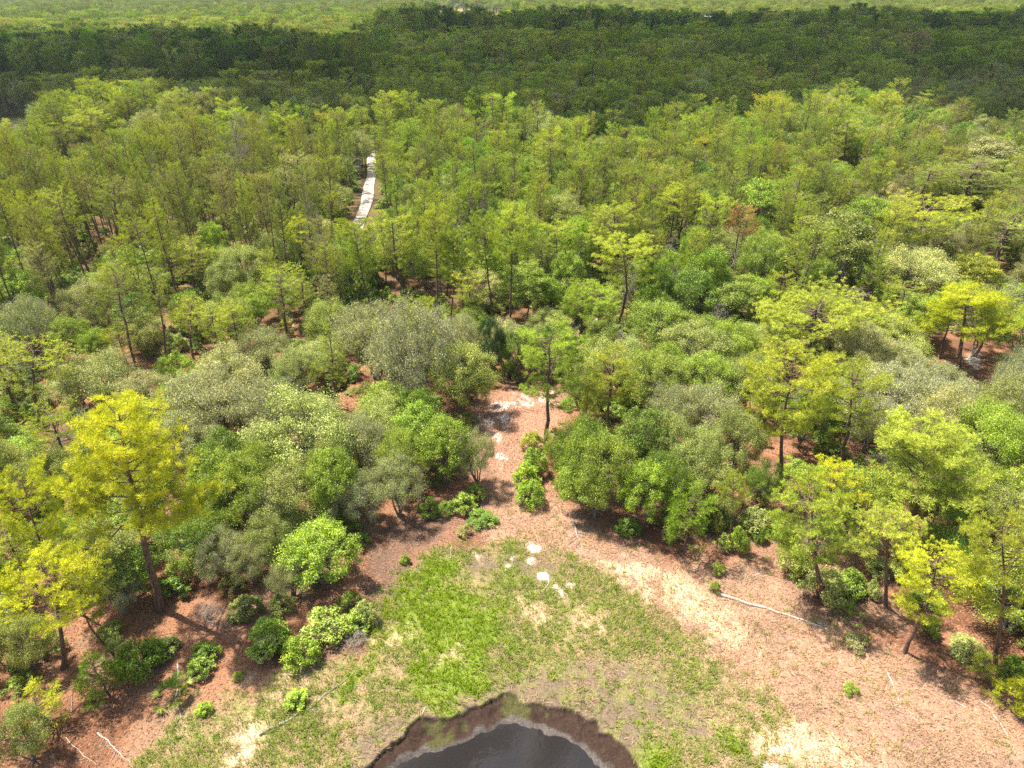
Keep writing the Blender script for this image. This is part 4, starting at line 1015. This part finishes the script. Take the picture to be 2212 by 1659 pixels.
# ---------------------------------------------------------------- labels
LAND = [('the large yellow pine at lower left', 255, 1000), ('the sand road', 785, 420), ('the sandy clearing', 1110, 930), ('the mossy grey oak clump', 890, 760), ('the big domed oak left of the clearing', 640, 950),
        ('the row of tall lime pines', 960, 540), ('the crooked centre pine', 1335, 600), ('the rust-topped dying pine', 1606, 500), ('the wide spreading pine', 1768, 730), ('the flat-topped yellow pine', 2085, 700),
        ('the twin yellowish pines', 1765, 900), ('the wide open lime pine', 1975, 1030), ('the bright shrubs below the clearing', 1146, 1030), ('the flat-topped lime pine', 2020, 500), ('the brownish bare tree', 512, 370),
        ('the strongly leaning dark trunk', 165, 520), ('the white snag', 62, 580), ('the round grey oak dome', 1210, 460), ('the lit pale pine by the shade', 838, 260), ('the open dark-trunked pine', 1835, 310),
        ('the small yellow crown', 1135, 290), ('the long dark leaning trunk', 285, 720), ('the left-edge marsh', 60, 280), ('the waterside shrubs', 650, 1380), ('the yellow leaning pine', 2010, 1300),
        ('the leaning dead twiggy tree', 1455, 570), ('the slender clearing pine', 1190, 780), ('the pond', 1100, 1600), ('the yellow pine by the road end', 650, 530), ('the tall olive oak', 1808, 560), ('the long white log', 1670, 1325),
        ('the pale dead tree in shade', 1838, 140), ('the round oak over shaded bank', 1396, 1060), ('the round low bright oak', 682, 1210)]
ORD = ['nearest', 'second nearest', 'third nearest', 'fourth nearest', 'fifth nearest', 'sixth nearest', 'seventh nearest', 'eighth nearest', 'ninth nearest', 'tenth nearest', 'eleventh nearest', 'twelfth nearest', 'thirteenth nearest', 'fourteenth nearest']
def size_word(t):
    k = t['kind']
    if k in 'PSFZ': return 'tall' if t['h'] > 12 else 'short' if t['h'] < 8 else 'slim' if t['w'] < 4.6 else 'full'
    if k in 'OBM': return 'broad' if t['w'] > 7.2 else 'small' if t['w'] < 4.8 else 'rounded'
    return 'little' if t['h'] < 2 else 'taller'
buckets = {}
for t in TREES:
    if t['label']: continue
    best = min(LAND, key=lambda l: (t['px'] - l[1]) ** 2 + ((t['py'] - l[2]) * 1.3) ** 2)
    dx, dy = t['px'] - best[1], t['py'] - best[2]
    if abs(dx) > 2.2 * abs(dy): dr = 'right of' if dx > 0 else 'left of'
    elif abs(dy) > 2.2 * abs(dx): dr = 'below' if dy > 0 else 'above'
    else: dr = ('lower ' if dy > 0 else 'upper ') + ('right of' if dx > 0 else 'left of')
    ph = f"{size_word(t)} {WORD[t['col']]} {KIND[t['kind']][2]}" if t['kind'] not in 'DW' else f"{WORD[t['col']]} {KIND[t['kind']][2]}" if t['kind'] == 'D' else KIND[t['kind']][2]
    ph = ph.replace('bare grey twiggy', 'grey twiggy')
    buckets.setdefault((ph, dr, best[0]), []).append((math.hypot(dx, dy), t))
for (ph, dr, ln), lst in buckets.items():
    lst.sort(key=lambda a: a[0])
    for i, (_, t) in enumerate(lst):
        t['label'] = f"{ph}, {'' if len(lst) == 1 else ORD[min(i, 13)] + ' '}{dr} {ln}"

for t in TREES:
    if len(t['label'].split()) > 16: t['label'] = t['label'].replace(' nearest', '')
# ---------------------------------------------------------------- place the single trees
def place(t):
    P_ = PROTO[t['kind']][t['p']]; name, cat, _ = KIND[t['kind']]
    z = float(zg(t['x'], t['y'])[0])
    e = link(name, None, loc=(t['x'], t['y'], z))
    e.empty_display_size = 0.5
    sx = t['w'] / P_['W']; sz = t['h'] / P_['H']
    e.scale = (sx, sx, sz)
    # lean first about world axes, then spin the crown
    from mathutils import Euler, Matrix
    mrot = Matrix.Rotation(t['lean'][0], 3, 'Y') @ Matrix.Rotation(t['lean'][1], 3, 'X') @ Matrix.Rotation(t['rz'], 3, 'Z')
    e.rotation_euler = mrot.to_euler()
    tag(e, t['label'], cat, GROUP[name])
    tk = link("stem" if P_.get('stems') else "trunk", P_['trunk_me'], e)
    if not P_['crown'].n: return
    cr = link("branches" if P_.get('branches') else "foliage" if P_.get('stems') else "crown", P_['crown_me'], e)
    c = np.array(COL[t['col']]) * prng.uniform(0.85, 1.13) * np.array([prng.uniform(0.96, 1.04), 1.0, prng.uniform(0.85, 1.15)])
    cr["tint"] = [float(v) for v in c] + [1.0]
    if P_.get('moss_me'):
        mo = link("moss", P_['moss_me'], e); mo["tint"] = list(COL['moss']) + [1.0]
for t in TREES: place(t)

# ---------------------------------------------------------------- stuff forests by geometry nodes
def scatter_object(name, rows, label, cat, kinds):
    src = bpy.data.collections.new(name + "_kinds")
    idx = {}; names = []
    for k in kinds:
        for i, P_ in enumerate(PROTO[k]):
            mbq = MB()
            mbq.v = P_['trunk'].v + P_['crown'].v; mbq.var = P_['trunk'].var + P_['crown'].var
            mbq.f = P_['trunk'].f + [f + P_['trunk'].n for f in P_['crown'].f]
            mbq.mi = P_['trunk'].mi + [m_ + 1 for m_ in P_['crown'].mi]
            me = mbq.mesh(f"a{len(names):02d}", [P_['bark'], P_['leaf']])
            o = bpy.data.objects.new(f"a{len(names):02d}", me); src.objects.link(o)
            idx.setdefault(k, []).append(len(names)); names.append(o.name)
    me = bpy.data.meshes.new(name); n = len(rows)
    me.vertices.add(n)
    X = np.array([r_[1] for r_ in rows]); Y = np.array([r_[2] for r_ in rows])
    Z = np.where(np.hypot(X, Y) < 160, zg(X, Y), 0.0)
    me.vertices.foreach_set("co", np.stack([X, Y, Z], 1).astype(np.float32).ravel())
    r2 = np.random.default_rng(17)
    ID = np.zeros(n, np.int32); SC = np.zeros((n, 3), np.float32); RT = np.zeros((n, 3), np.float32); TI = np.ones((n, 4), np.float32)
    for j, (k, x_, y_, h, w, c) in enumerate(rows):
        i = r2.integers(len(PROTO[k])); P_ = PROTO[k][i]; ID[j] = idx[k][i]
        SC[j] = (w / P_['W'], w / P_['W'], h / P_['H']); RT[j] = (r2.normal() * .03, r2.normal() * .03, r2.random() * 6.28)
        TI[j, :3] = np.array(COL[c]) * (0.9 + 0.2 * r2.random(3))
    a = me.attributes.new("pick", 'INT', 'POINT'); a.data.foreach_set("value", ID)
    a = me.attributes.new("sc", 'FLOAT_VECTOR', 'POINT'); a.data.foreach_set("vector", SC.ravel())
    a = me.attributes.new("rt", 'FLOAT_VECTOR', 'POINT'); a.data.foreach_set("vector", RT.ravel())
    a = me.attributes.new("tint", 'FLOAT_COLOR', 'POINT'); a.data.foreach_set("color", TI.ravel())
    o = tag(link(name, me), label, cat, kind="stuff")
    ng = bpy.data.node_groups.new(name, 'GeometryNodeTree')
    ng.interface.new_socket("Geometry", in_out='INPUT', socket_type='NodeSocketGeometry'); ng.interface.new_socket("Geometry", in_out='OUTPUT', socket_type='NodeSocketGeometry')
    N = ng.nodes.new; L = ng.links.new
    gi, go_ = N("NodeGroupInput"), N("NodeGroupOutput")
    ci = N("GeometryNodeCollectionInfo"); ci.inputs["Collection"].default_value = src; ci.inputs["Separate Children"].default_value = True; ci.inputs["Reset Children"].default_value = True
    ip = N("GeometryNodeInstanceOnPoints"); ip.inputs["Pick Instance"].default_value = True
    def named(nm, ty):
        q = N("GeometryNodeInputNamedAttribute"); q.data_type = ty; q.inputs["Name"].default_value = nm
        return next(s for s in q.outputs if s.enabled and s.name == "Attribute")
    L(gi.outputs[0], ip.inputs["Points"]); L(ci.outputs[0], ip.inputs["Instance"])
    L(named("pick", 'INT'), ip.inputs["Instance Index"]); L(named("sc", 'FLOAT_VECTOR'), ip.inputs["Scale"])
    er = N("FunctionNodeEulerToRotation"); L(named("rt", 'FLOAT_VECTOR'), er.inputs[0]); L(er.outputs[0], ip.inputs["Rotation"])
    L(ip.outputs[0], go_.inputs[0])
    md = o.modifiers.new("scatter", 'NODES'); md.node_group = ng
    return o
scatter_object("forest", STUFF, "far woodland of pines and oaks running to the skyline", "forest", 'PSOBM')
scatter_object("undergrowth", UNDER, "low leafy undergrowth below the trees", "undergrowth", 'HL')

# ---------------------------------------------------------------- fallen wood
def fallen(name, a, b, r0, r1, label, mat, branches=0, seed=0, cat="fallen log", lift=0.0, sag=0.05, blen=0.8):
    rg = np.random.default_rng(seed)
    A = np.array([*a, 0.0]); B = np.array([*b, 0.0]); n = 12; t = np.linspace(0, 1, n)[:, None]
    P_ = A * (1 - t) + B * t; ln = np.linalg.norm(B - A); side = nrm(np.array([-(B - A)[1], (B - A)[0], 0]))
    P_ = P_ + side * (np.cumsum(rg.normal(size=n)) * 0.015 * ln * np.sin(t[:, 0] * math.pi))[:, None]
    P_[:, 2] = zg(P_[:, 0], P_[:, 1]) + np.linspace(r0, r1, n) * 0.8 + lift * t[:, 0]
    mb = MB(); o0 = P_[0].copy(); Q = P_ - o0
    mb.tube(Q, np.linspace(r0, r1, n) * (1 + rg.normal(size=n) * 0.08), 8)
    root = link(name, mb.mesh(name, [mat]), loc=o0)
    tag(root, label, cat)
    for i in range(branches):
        k = rg.integers(2, n - 1); d = nrm(nrm(B - A) * 0.6 + side * (1 if i % 2 else -1) * (0.5 + rg.random()) + np.array([0, 0, 0.25 * rg.random()]))
        l = blen * (0.4 + rg.random()) ; bb = MB(); s = Q[k]
        e = s + d * l; bb.tube(np.array([s, (s + e) / 2 + rg.normal(size=3) * 0.04, e]), [r1 * 0.8 + .006, r1 * .5 + .005, 0.006], 4)
        for q in range(2):
            e2 = s + (e - s) * (0.5 + .2 * q) + nrm(d + rg.normal(size=3) * .5) * l * .4; bb.tube(np.array([s + (e - s) * (0.4 + .2 * q), e2]), [0.010, 0.005], 3)
        link("branch", bb.mesh("branch", [mat]), root)
    return root
fallen("fallen_log", G(1552, 1284), G(1786, 1360), 0.12, 0.05, "long white fallen log lying across the dry slope", M_white, 3, 1)
fallen("fallen_log", G(1745, 1348), G(1800, 1356), 0.05, 0.03, "short pale stick beyond the thick end of the long white log", M_white, 2, 2)
fallen("fallen_pole", G(384, 1432), G(392, 1562), 0.07, 0.02, "thin grey-white dead pole with side twigs lying left of the meadow", M_white, 8, 3, "fallen pole", blen=0.6)
fallen("fallen_pole", G(210, 1582), G(290, 1652), 0.045, 0.015, "thin white fallen pole with twigs in the lower left corner", M_white, 9, 4, "fallen pole", blen=0.6)
fallen("fallen_pole", G(142, 1592), G(208, 1652), 0.03, 0.012, "thinner white pole left of the twiggy corner pole", M_white, 2, 5, "fallen pole")
fallen("broken_pole", G(154, 1537), G(167, 1512), 0.05, 0.03, "short leaning white pole under the low yellow pine", M_white, 0, 6, "broken pole", lift=0.9)
fallen("fallen_branch", G(1238, 1128), G(1262, 1190), 0.13, 0.03, "fallen dead branch with a white broken end and grey twigs on the bank", M_dead, 12, 7, "fallen branch", blen=1.3)
fallen("white_stick", G(1174, 1277), G(1186, 1246), 0.055, 0.05, "straight white stick standing out on the grass above the pond", M_white, 0, 8, "stick")
fallen("fallen_pole", G(1044, 1045), G(1038, 1150), 0.05, 0.02, "thin pale pole lying in the shade below the clearing", M_dead, 4, 9, "fallen pole")
fallen("fallen_pole", G(1083, 970), G(1074, 1012), 0.05, 0.03, "thin pole lying on the shaded white sand of the clearing", M_dead, 0, 10, "fallen pole")
fallen("fallen_pole", G(1916, 1455), G(1945, 1530), 0.06, 0.02, "thin bleached pole on the dry slope below the yellow leaning pine", M_white, 3, 11, "fallen pole")
fallen("white_stick", G(2244 - 100, 1545), G(2178, 1592), 0.05, 0.03, "white stick nearest the right edge on the red slope", M_white, 0, 12, "stick")
fallen("white_stick", G(2065, 1518), G(2085, 1530), 0.04, 0.03, "short white stick left of the right edge stick", M_white, 0, 13, "stick")
fallen("white_stick", G(2115, 1512), G(2140, 1532), 0.04, 0.03, "short white stick between the other two on the red slope", M_white, 0, 14, "stick")
fallen("fallen_branch", G(1602, 1232), G(1622, 1256), 0.06, 0.02, "forked dead branch above the long white log", M_dead, 5, 15, "fallen branch", blen=1.0)
fallen("fallen_branch", G(1625, 1245), G(1655, 1238), 0.05, 0.02, "pale dead branch right of the forked one above the long log", M_white, 3, 16, "fallen branch")
fallen("fallen_branch", G(1186, 1122), G(1206, 1100), 0.04, 0.015, "small grey branch just above the white-ended branch", M_dead, 5, 17, "fallen branch", blen=0.6)
fallen("fallen_branch", G(976, 1180), G(970, 1212), 0.04, 0.015, "small pale forked branch at the top of the green grass", M_white, 3, 18, "fallen branch", blen=0.4)
fallen("leaning_pole", G(1169, 715), G(1250, 640), 0.11, 0.05, "dead trunk leaning up against the crooked centre pine", M_twig, 7, 19, "dead trunk", lift=7.5, blen=1.5)
fallen("fallen_log", G(1893, 1093), G(1950, 1135), 0.10, 0.05, "pale fallen trunk on red litter under the wide open lime pine", M_white, 3, 20)
fallen("white_stick", G(912, 1545), G(919, 1528), 0.04, 0.03, "small white stick on the mud left of the pond rim", M_white, 0, 21, "stick")
fallen("fallen_branch", G(560, 1590), G(770, 1450), 0.10, 0.03, "long grey weathered branch sunk in the grass left of the pond", M_dead, 4, 22, "fallen branch")

# ---------------------------------------------------------------- far buildings and water
def simple_mat(name, c, rough=0.7):
    m, nt, out = newmat(name); N = nt.nodes.new; L = nt.links.new
    geo = N("ShaderNodeNewGeometry"); no = N("ShaderNodeTexNoise"); no.inputs["Scale"].default_value = 0.7; L(geo.outputs["Position"], no.inputs["Vector"])
    r = N("ShaderNodeValToRGB"); r.color_ramp.elements[0].color = (*[v * 0.8 for v in c], 1); r.color_ramp.elements[1].color = (*c, 1); L(no.outputs["Fac"], r.inputs[0])
    b = N("ShaderNodeBsdfPrincipled"); b.inputs["Roughness"].default_value = rough; L(r.outputs[0], b.inputs["Base Color"]); L(b.outputs[0], out.inputs[0]); return m
M_wall = simple_mat("wall_paint", (0.62, 0.60, 0.57)); M_roofw = simple_mat("white_metal_roof", (0.82, 0.82, 0.84), 0.4); M_doorm = simple_mat("door_paint", (0.18, 0.20, 0.22)); M_roofg = simple_mat("grey_shingle", (0.35, 0.33, 0.32))
def box(mb, x0, x1, y0, y1, z0, z1, m=0):
    v = [(x, y, z) for z in (z0, z1) for (x, y) in ((x0, y0), (x1, y0), (x1, y1), (x0, y1))]
    mb.add(v, [[3, 2, 1, 0], [4, 5, 6, 7], [0, 1, 5, 4], [1, 2, 6, 5], [2, 3, 7, 6], [3, 0, 4, 7]], m)
def house(name, loc, w, d, h, rh, rz, roofm, label, cat):
    e = link(name, None, loc=loc); e.rotation_euler = (0, 0, rz); tag(e, label, cat)
    mb = MB(); box(mb, -w / 2, w / 2, -d / 2, d / 2, -0.2, h)
    mb.add([(-w / 2, -d / 2, h), (-w / 2, d / 2, h), (-w / 2, 0, h + rh * .94), (w / 2, -d / 2, h), (w / 2, d / 2, h), (w / 2, 0, h + rh * .94)], [[0, 2, 1], [3, 4, 5]])
    link("wall", mb.mesh("wall", [M_wall]), e)
    mb = MB(); o = 0.6; W2 = w / 2 + o; D2 = d / 2 + o; zl = h - rh * o / (d / 2)
    for s in (-1, 1):
        mb.add([(-W2, s * D2, zl + .05), (W2, s * D2, zl + .05), (W2, 0, h + rh + .05), (-W2, 0, h + rh + .05), (-W2, s * D2, zl - .1), (W2, s * D2, zl - .1), (W2, 0, h + rh - .1), (-W2, 0, h + rh - .1)],
               [[0, 1, 2, 3], [7, 6, 5, 4], [0, 4, 5, 1], [1, 5, 6, 2], [3, 2, 6, 7], [0, 3, 7, 4]])
    link("roof", mb.mesh("roof", [roofm]), e)
    mb = MB(); box(mb, -1.6, 1.6, -d / 2 - 0.08, -d / 2 - 0.005, 0, min(3.0, h * .85)); link("door", mb.mesh("door", [M_doorm]), e)
    for sx_ in (-0.34, 0.34):
        mb = MB(); box(mb, sx_ * w - .7, sx_ * w + .7, -d / 2 - 0.07, -d / 2 - 0.005, h * .4, h * .75); link("window", mb.mesh("window", [M_doorm]), e)
house("barn", (ray_at(1220, 30, 930), 930, 0), 30, 16, 5, 3.2, 0.25, M_roofw, "white metal-roofed barn far off beyond the dark pines", "barn")
house("house", (ray_at(1540, 34, 830), 830, 0), 18, 10, 4.5, 3, -0.3, M_roofw, "small pale house far off right of the barn", "house")
mb = MB(); a = np.linspace(0, 2 * math.pi, 40, endpoint=False); cx0, cy0 = ray_at(1000, 42, 850), 850
rr = 1 + 0.12 * np.sin(a * 3) + 0.07 * np.sin(a * 5 + 1)
mb.add(np.concatenate([np.stack([cx0 + np.cos(a) * 36 * rr, cy0 + np.sin(a) * 55 * rr, np.full(40, 0.35)], 1), [[cx0, cy0, 0.35]]]), [[i, (i + 1) % 40, 40] for i in range(40)])
tag(link("pond_water", mb.mesh("far_pond", [M_water])), "far pond glinting between the dark pines", "pond", kind="structure")

# ---------------------------------------------------------------- clouds (they shade the middle woods and show in the pond)
def cloud(name, center, poly, thick, seed, label):
    """closed slab of lumpy cloud; poly in metres about center"""
    px_ = np.array(poly); x0, y0 = px_.min(0) - 30; x1, y1 = px_.max(0) + 30; st = 7.0
    xs2 = np.arange(x0, x1, st); ys2 = np.arange(y0, y1, st); A, B = np.meshgrid(xs2, ys2); a, b = A.ravel(), B.ravel()
    d = sdist(poly, a + (fbm(a, b, 60, seed, 4) - .5) * 75, b + (fbm(a, b, 60, seed + 5, 4) - .5) * 75)
    th = np.sqrt(np.clip(d / 70, 0, 1)); nz = fbm(a, b, 80, seed + 9, 4)
    th = th if center[2] < 1000 else np.clip(d / 70, 0, 1)
    top = th * thick * (0.4 + 1.2 * nz); bot = -th * thick * 0.35 * (0.1 + 1.6 * nz)
    keep = d > 0
    n = len(xs2); m_ = len(ys2)
    V = np.concatenate([np.stack([a, b, top], 1), np.stack([a, b, bot], 1)]); ii = (np.arange(m_ - 1)[:, None] * n + np.arange(n - 1)[None, :]).ravel()
    ok = keep[ii] | keep[ii + 1] | keep[ii + n] | keep[ii + n + 1]; ii = ii[ok]; N2 = len(a)
    f1 = np.stack([ii, ii + 1, ii + n + 1, ii + n], 1); f2 = np.stack([ii + n, ii + n + 1, ii + 1, ii], 1) + N2
    mb = MB(); mb.add(V, np.concatenate([f1, f2]))
    me = mb.mesh(name, [M_cloud if center[2] < 1000 else M_wisp]); me.polygons.foreach_set("use_smooth", np.ones(len(me.polygons), bool))
    o = link(name, me, loc=center); tag(o, label, "cloud", "clouds drifting over the woods", kind="stuff"); return o
m, nt, out = newmat("cloud_white"); N = nt.nodes.new; L = nt.links.new
d_ = N("ShaderNodeBsdfDiffuse"); d_.inputs[0].default_value = (0.9, 0.9, 0.92, 1); t_ = N("ShaderNodeBsdfTranslucent"); t_.inputs[0].default_value = (0.85, 0.87, 0.9, 1); mx = N("ShaderNodeMixShader"); mx.inputs[0].default_value = 0.75
L(d_.outputs[0], mx.inputs[1]); L(t_.outputs[0], mx.inputs[2]); L(mx.outputs[0], out.inputs[0]); M_cloud = m
m, nt, out = newmat("thin_cloud"); pv = nt.nodes.new("ShaderNodeVolumePrincipled")
pv.inputs["Color"].default_value = (0.97, 0.97, 0.97, 1); pv.inputs["Density"].default_value = 0.05; pv.inputs["Anisotropy"].default_value = 0.3
nt.links.new(pv.outputs[0], out.inputs["Volume"]); M_wisp = m
CA = 300.0
off = SUN_V[:2] / SUN_V[2] * CA
SHADE = [(-300, 190)] + [G(x_, y_, 12) for x_, y_ in [(0, 222), (150, 200), (400, 178), (560, 190), (700, 215), (860, 195), (1000, 215), (1250, 225), (1430, 243), (1560, 200), (1700, 182), (1860, 168), (1960, 205), (2100, 215), (2212, 235)]] + [(300, 170), (620, 330), (760, 620)] + [G(x_, y_, 13) for x_, y_ in [(2212, 28), (1900, 33), (1700, 38), (1560, 45), (1500, 58), (1400, 34), (1200, 47), (1000, 42), (830, 48), (790, 95), (600, 92), (420, 80), (200, 100), (0, 105)]] + [(-480, 330)]
cloud("cloud", (off[0], off[1], CA), SHADE, 60, 3, "broad grey-based cloud over the middle woods")

for i, (wx, wy, wl, ww, wr) in enumerate([(-130, 930, 360, 150, 0.5), (110, 990, 420, 130, 1.1), (300, 890, 260, 120, 0.3), (-330, 1000, 260, 150, 0.2)]):
    a = np.linspace(0, 2 * math.pi, 22, endpoint=False); cx_, sx_ = math.cos(wr), math.sin(wr)
    q_ = [(math.cos(t_) * wl / 2, math.sin(t_) * ww / 2) for t_ in a]
    cloud("cloud", (wx, wy, 1500.0), [(u_ * cx_ - v_ * sx_, u_ * sx_ + v_ * cx_) for u_, v_ in q_], 80, 20 + i * 3, ["thin pale cloud streak high up, left of the middle one", "longest pale cloud streak, mirrored in the middle of the pond", "short pale cloud streak right of the longest one", "faint cloud patch farthest left in the pond mirror"][i])
# ---------------------------------------------------------------- haze
if HAZE:
    mb = MB(); box(mb, -5200, 5200, -450, 6600, -2.6, CH + 3)
    m, nt, out = newmat("haze_air"); pv = nt.nodes.new("ShaderNodeVolumePrincipled")
    pv.inputs["Color"].default_value = (0.72, 0.90, 0.92, 1); pv.inputs["Density"].default_value = HAZE_DENSITY; pv.inputs["Anisotropy"].default_value = 0.2
    nt.links.new(pv.outputs[0], out.inputs["Volume"])
    tag(link("haze", mb.mesh("haze", [m])), "thin pale air over the woods", "haze", kind="stuff")
print("TREES", len(TREES), cnt, "stuff", len(STUFF), n_near_stuff, "under", len(UNDER))
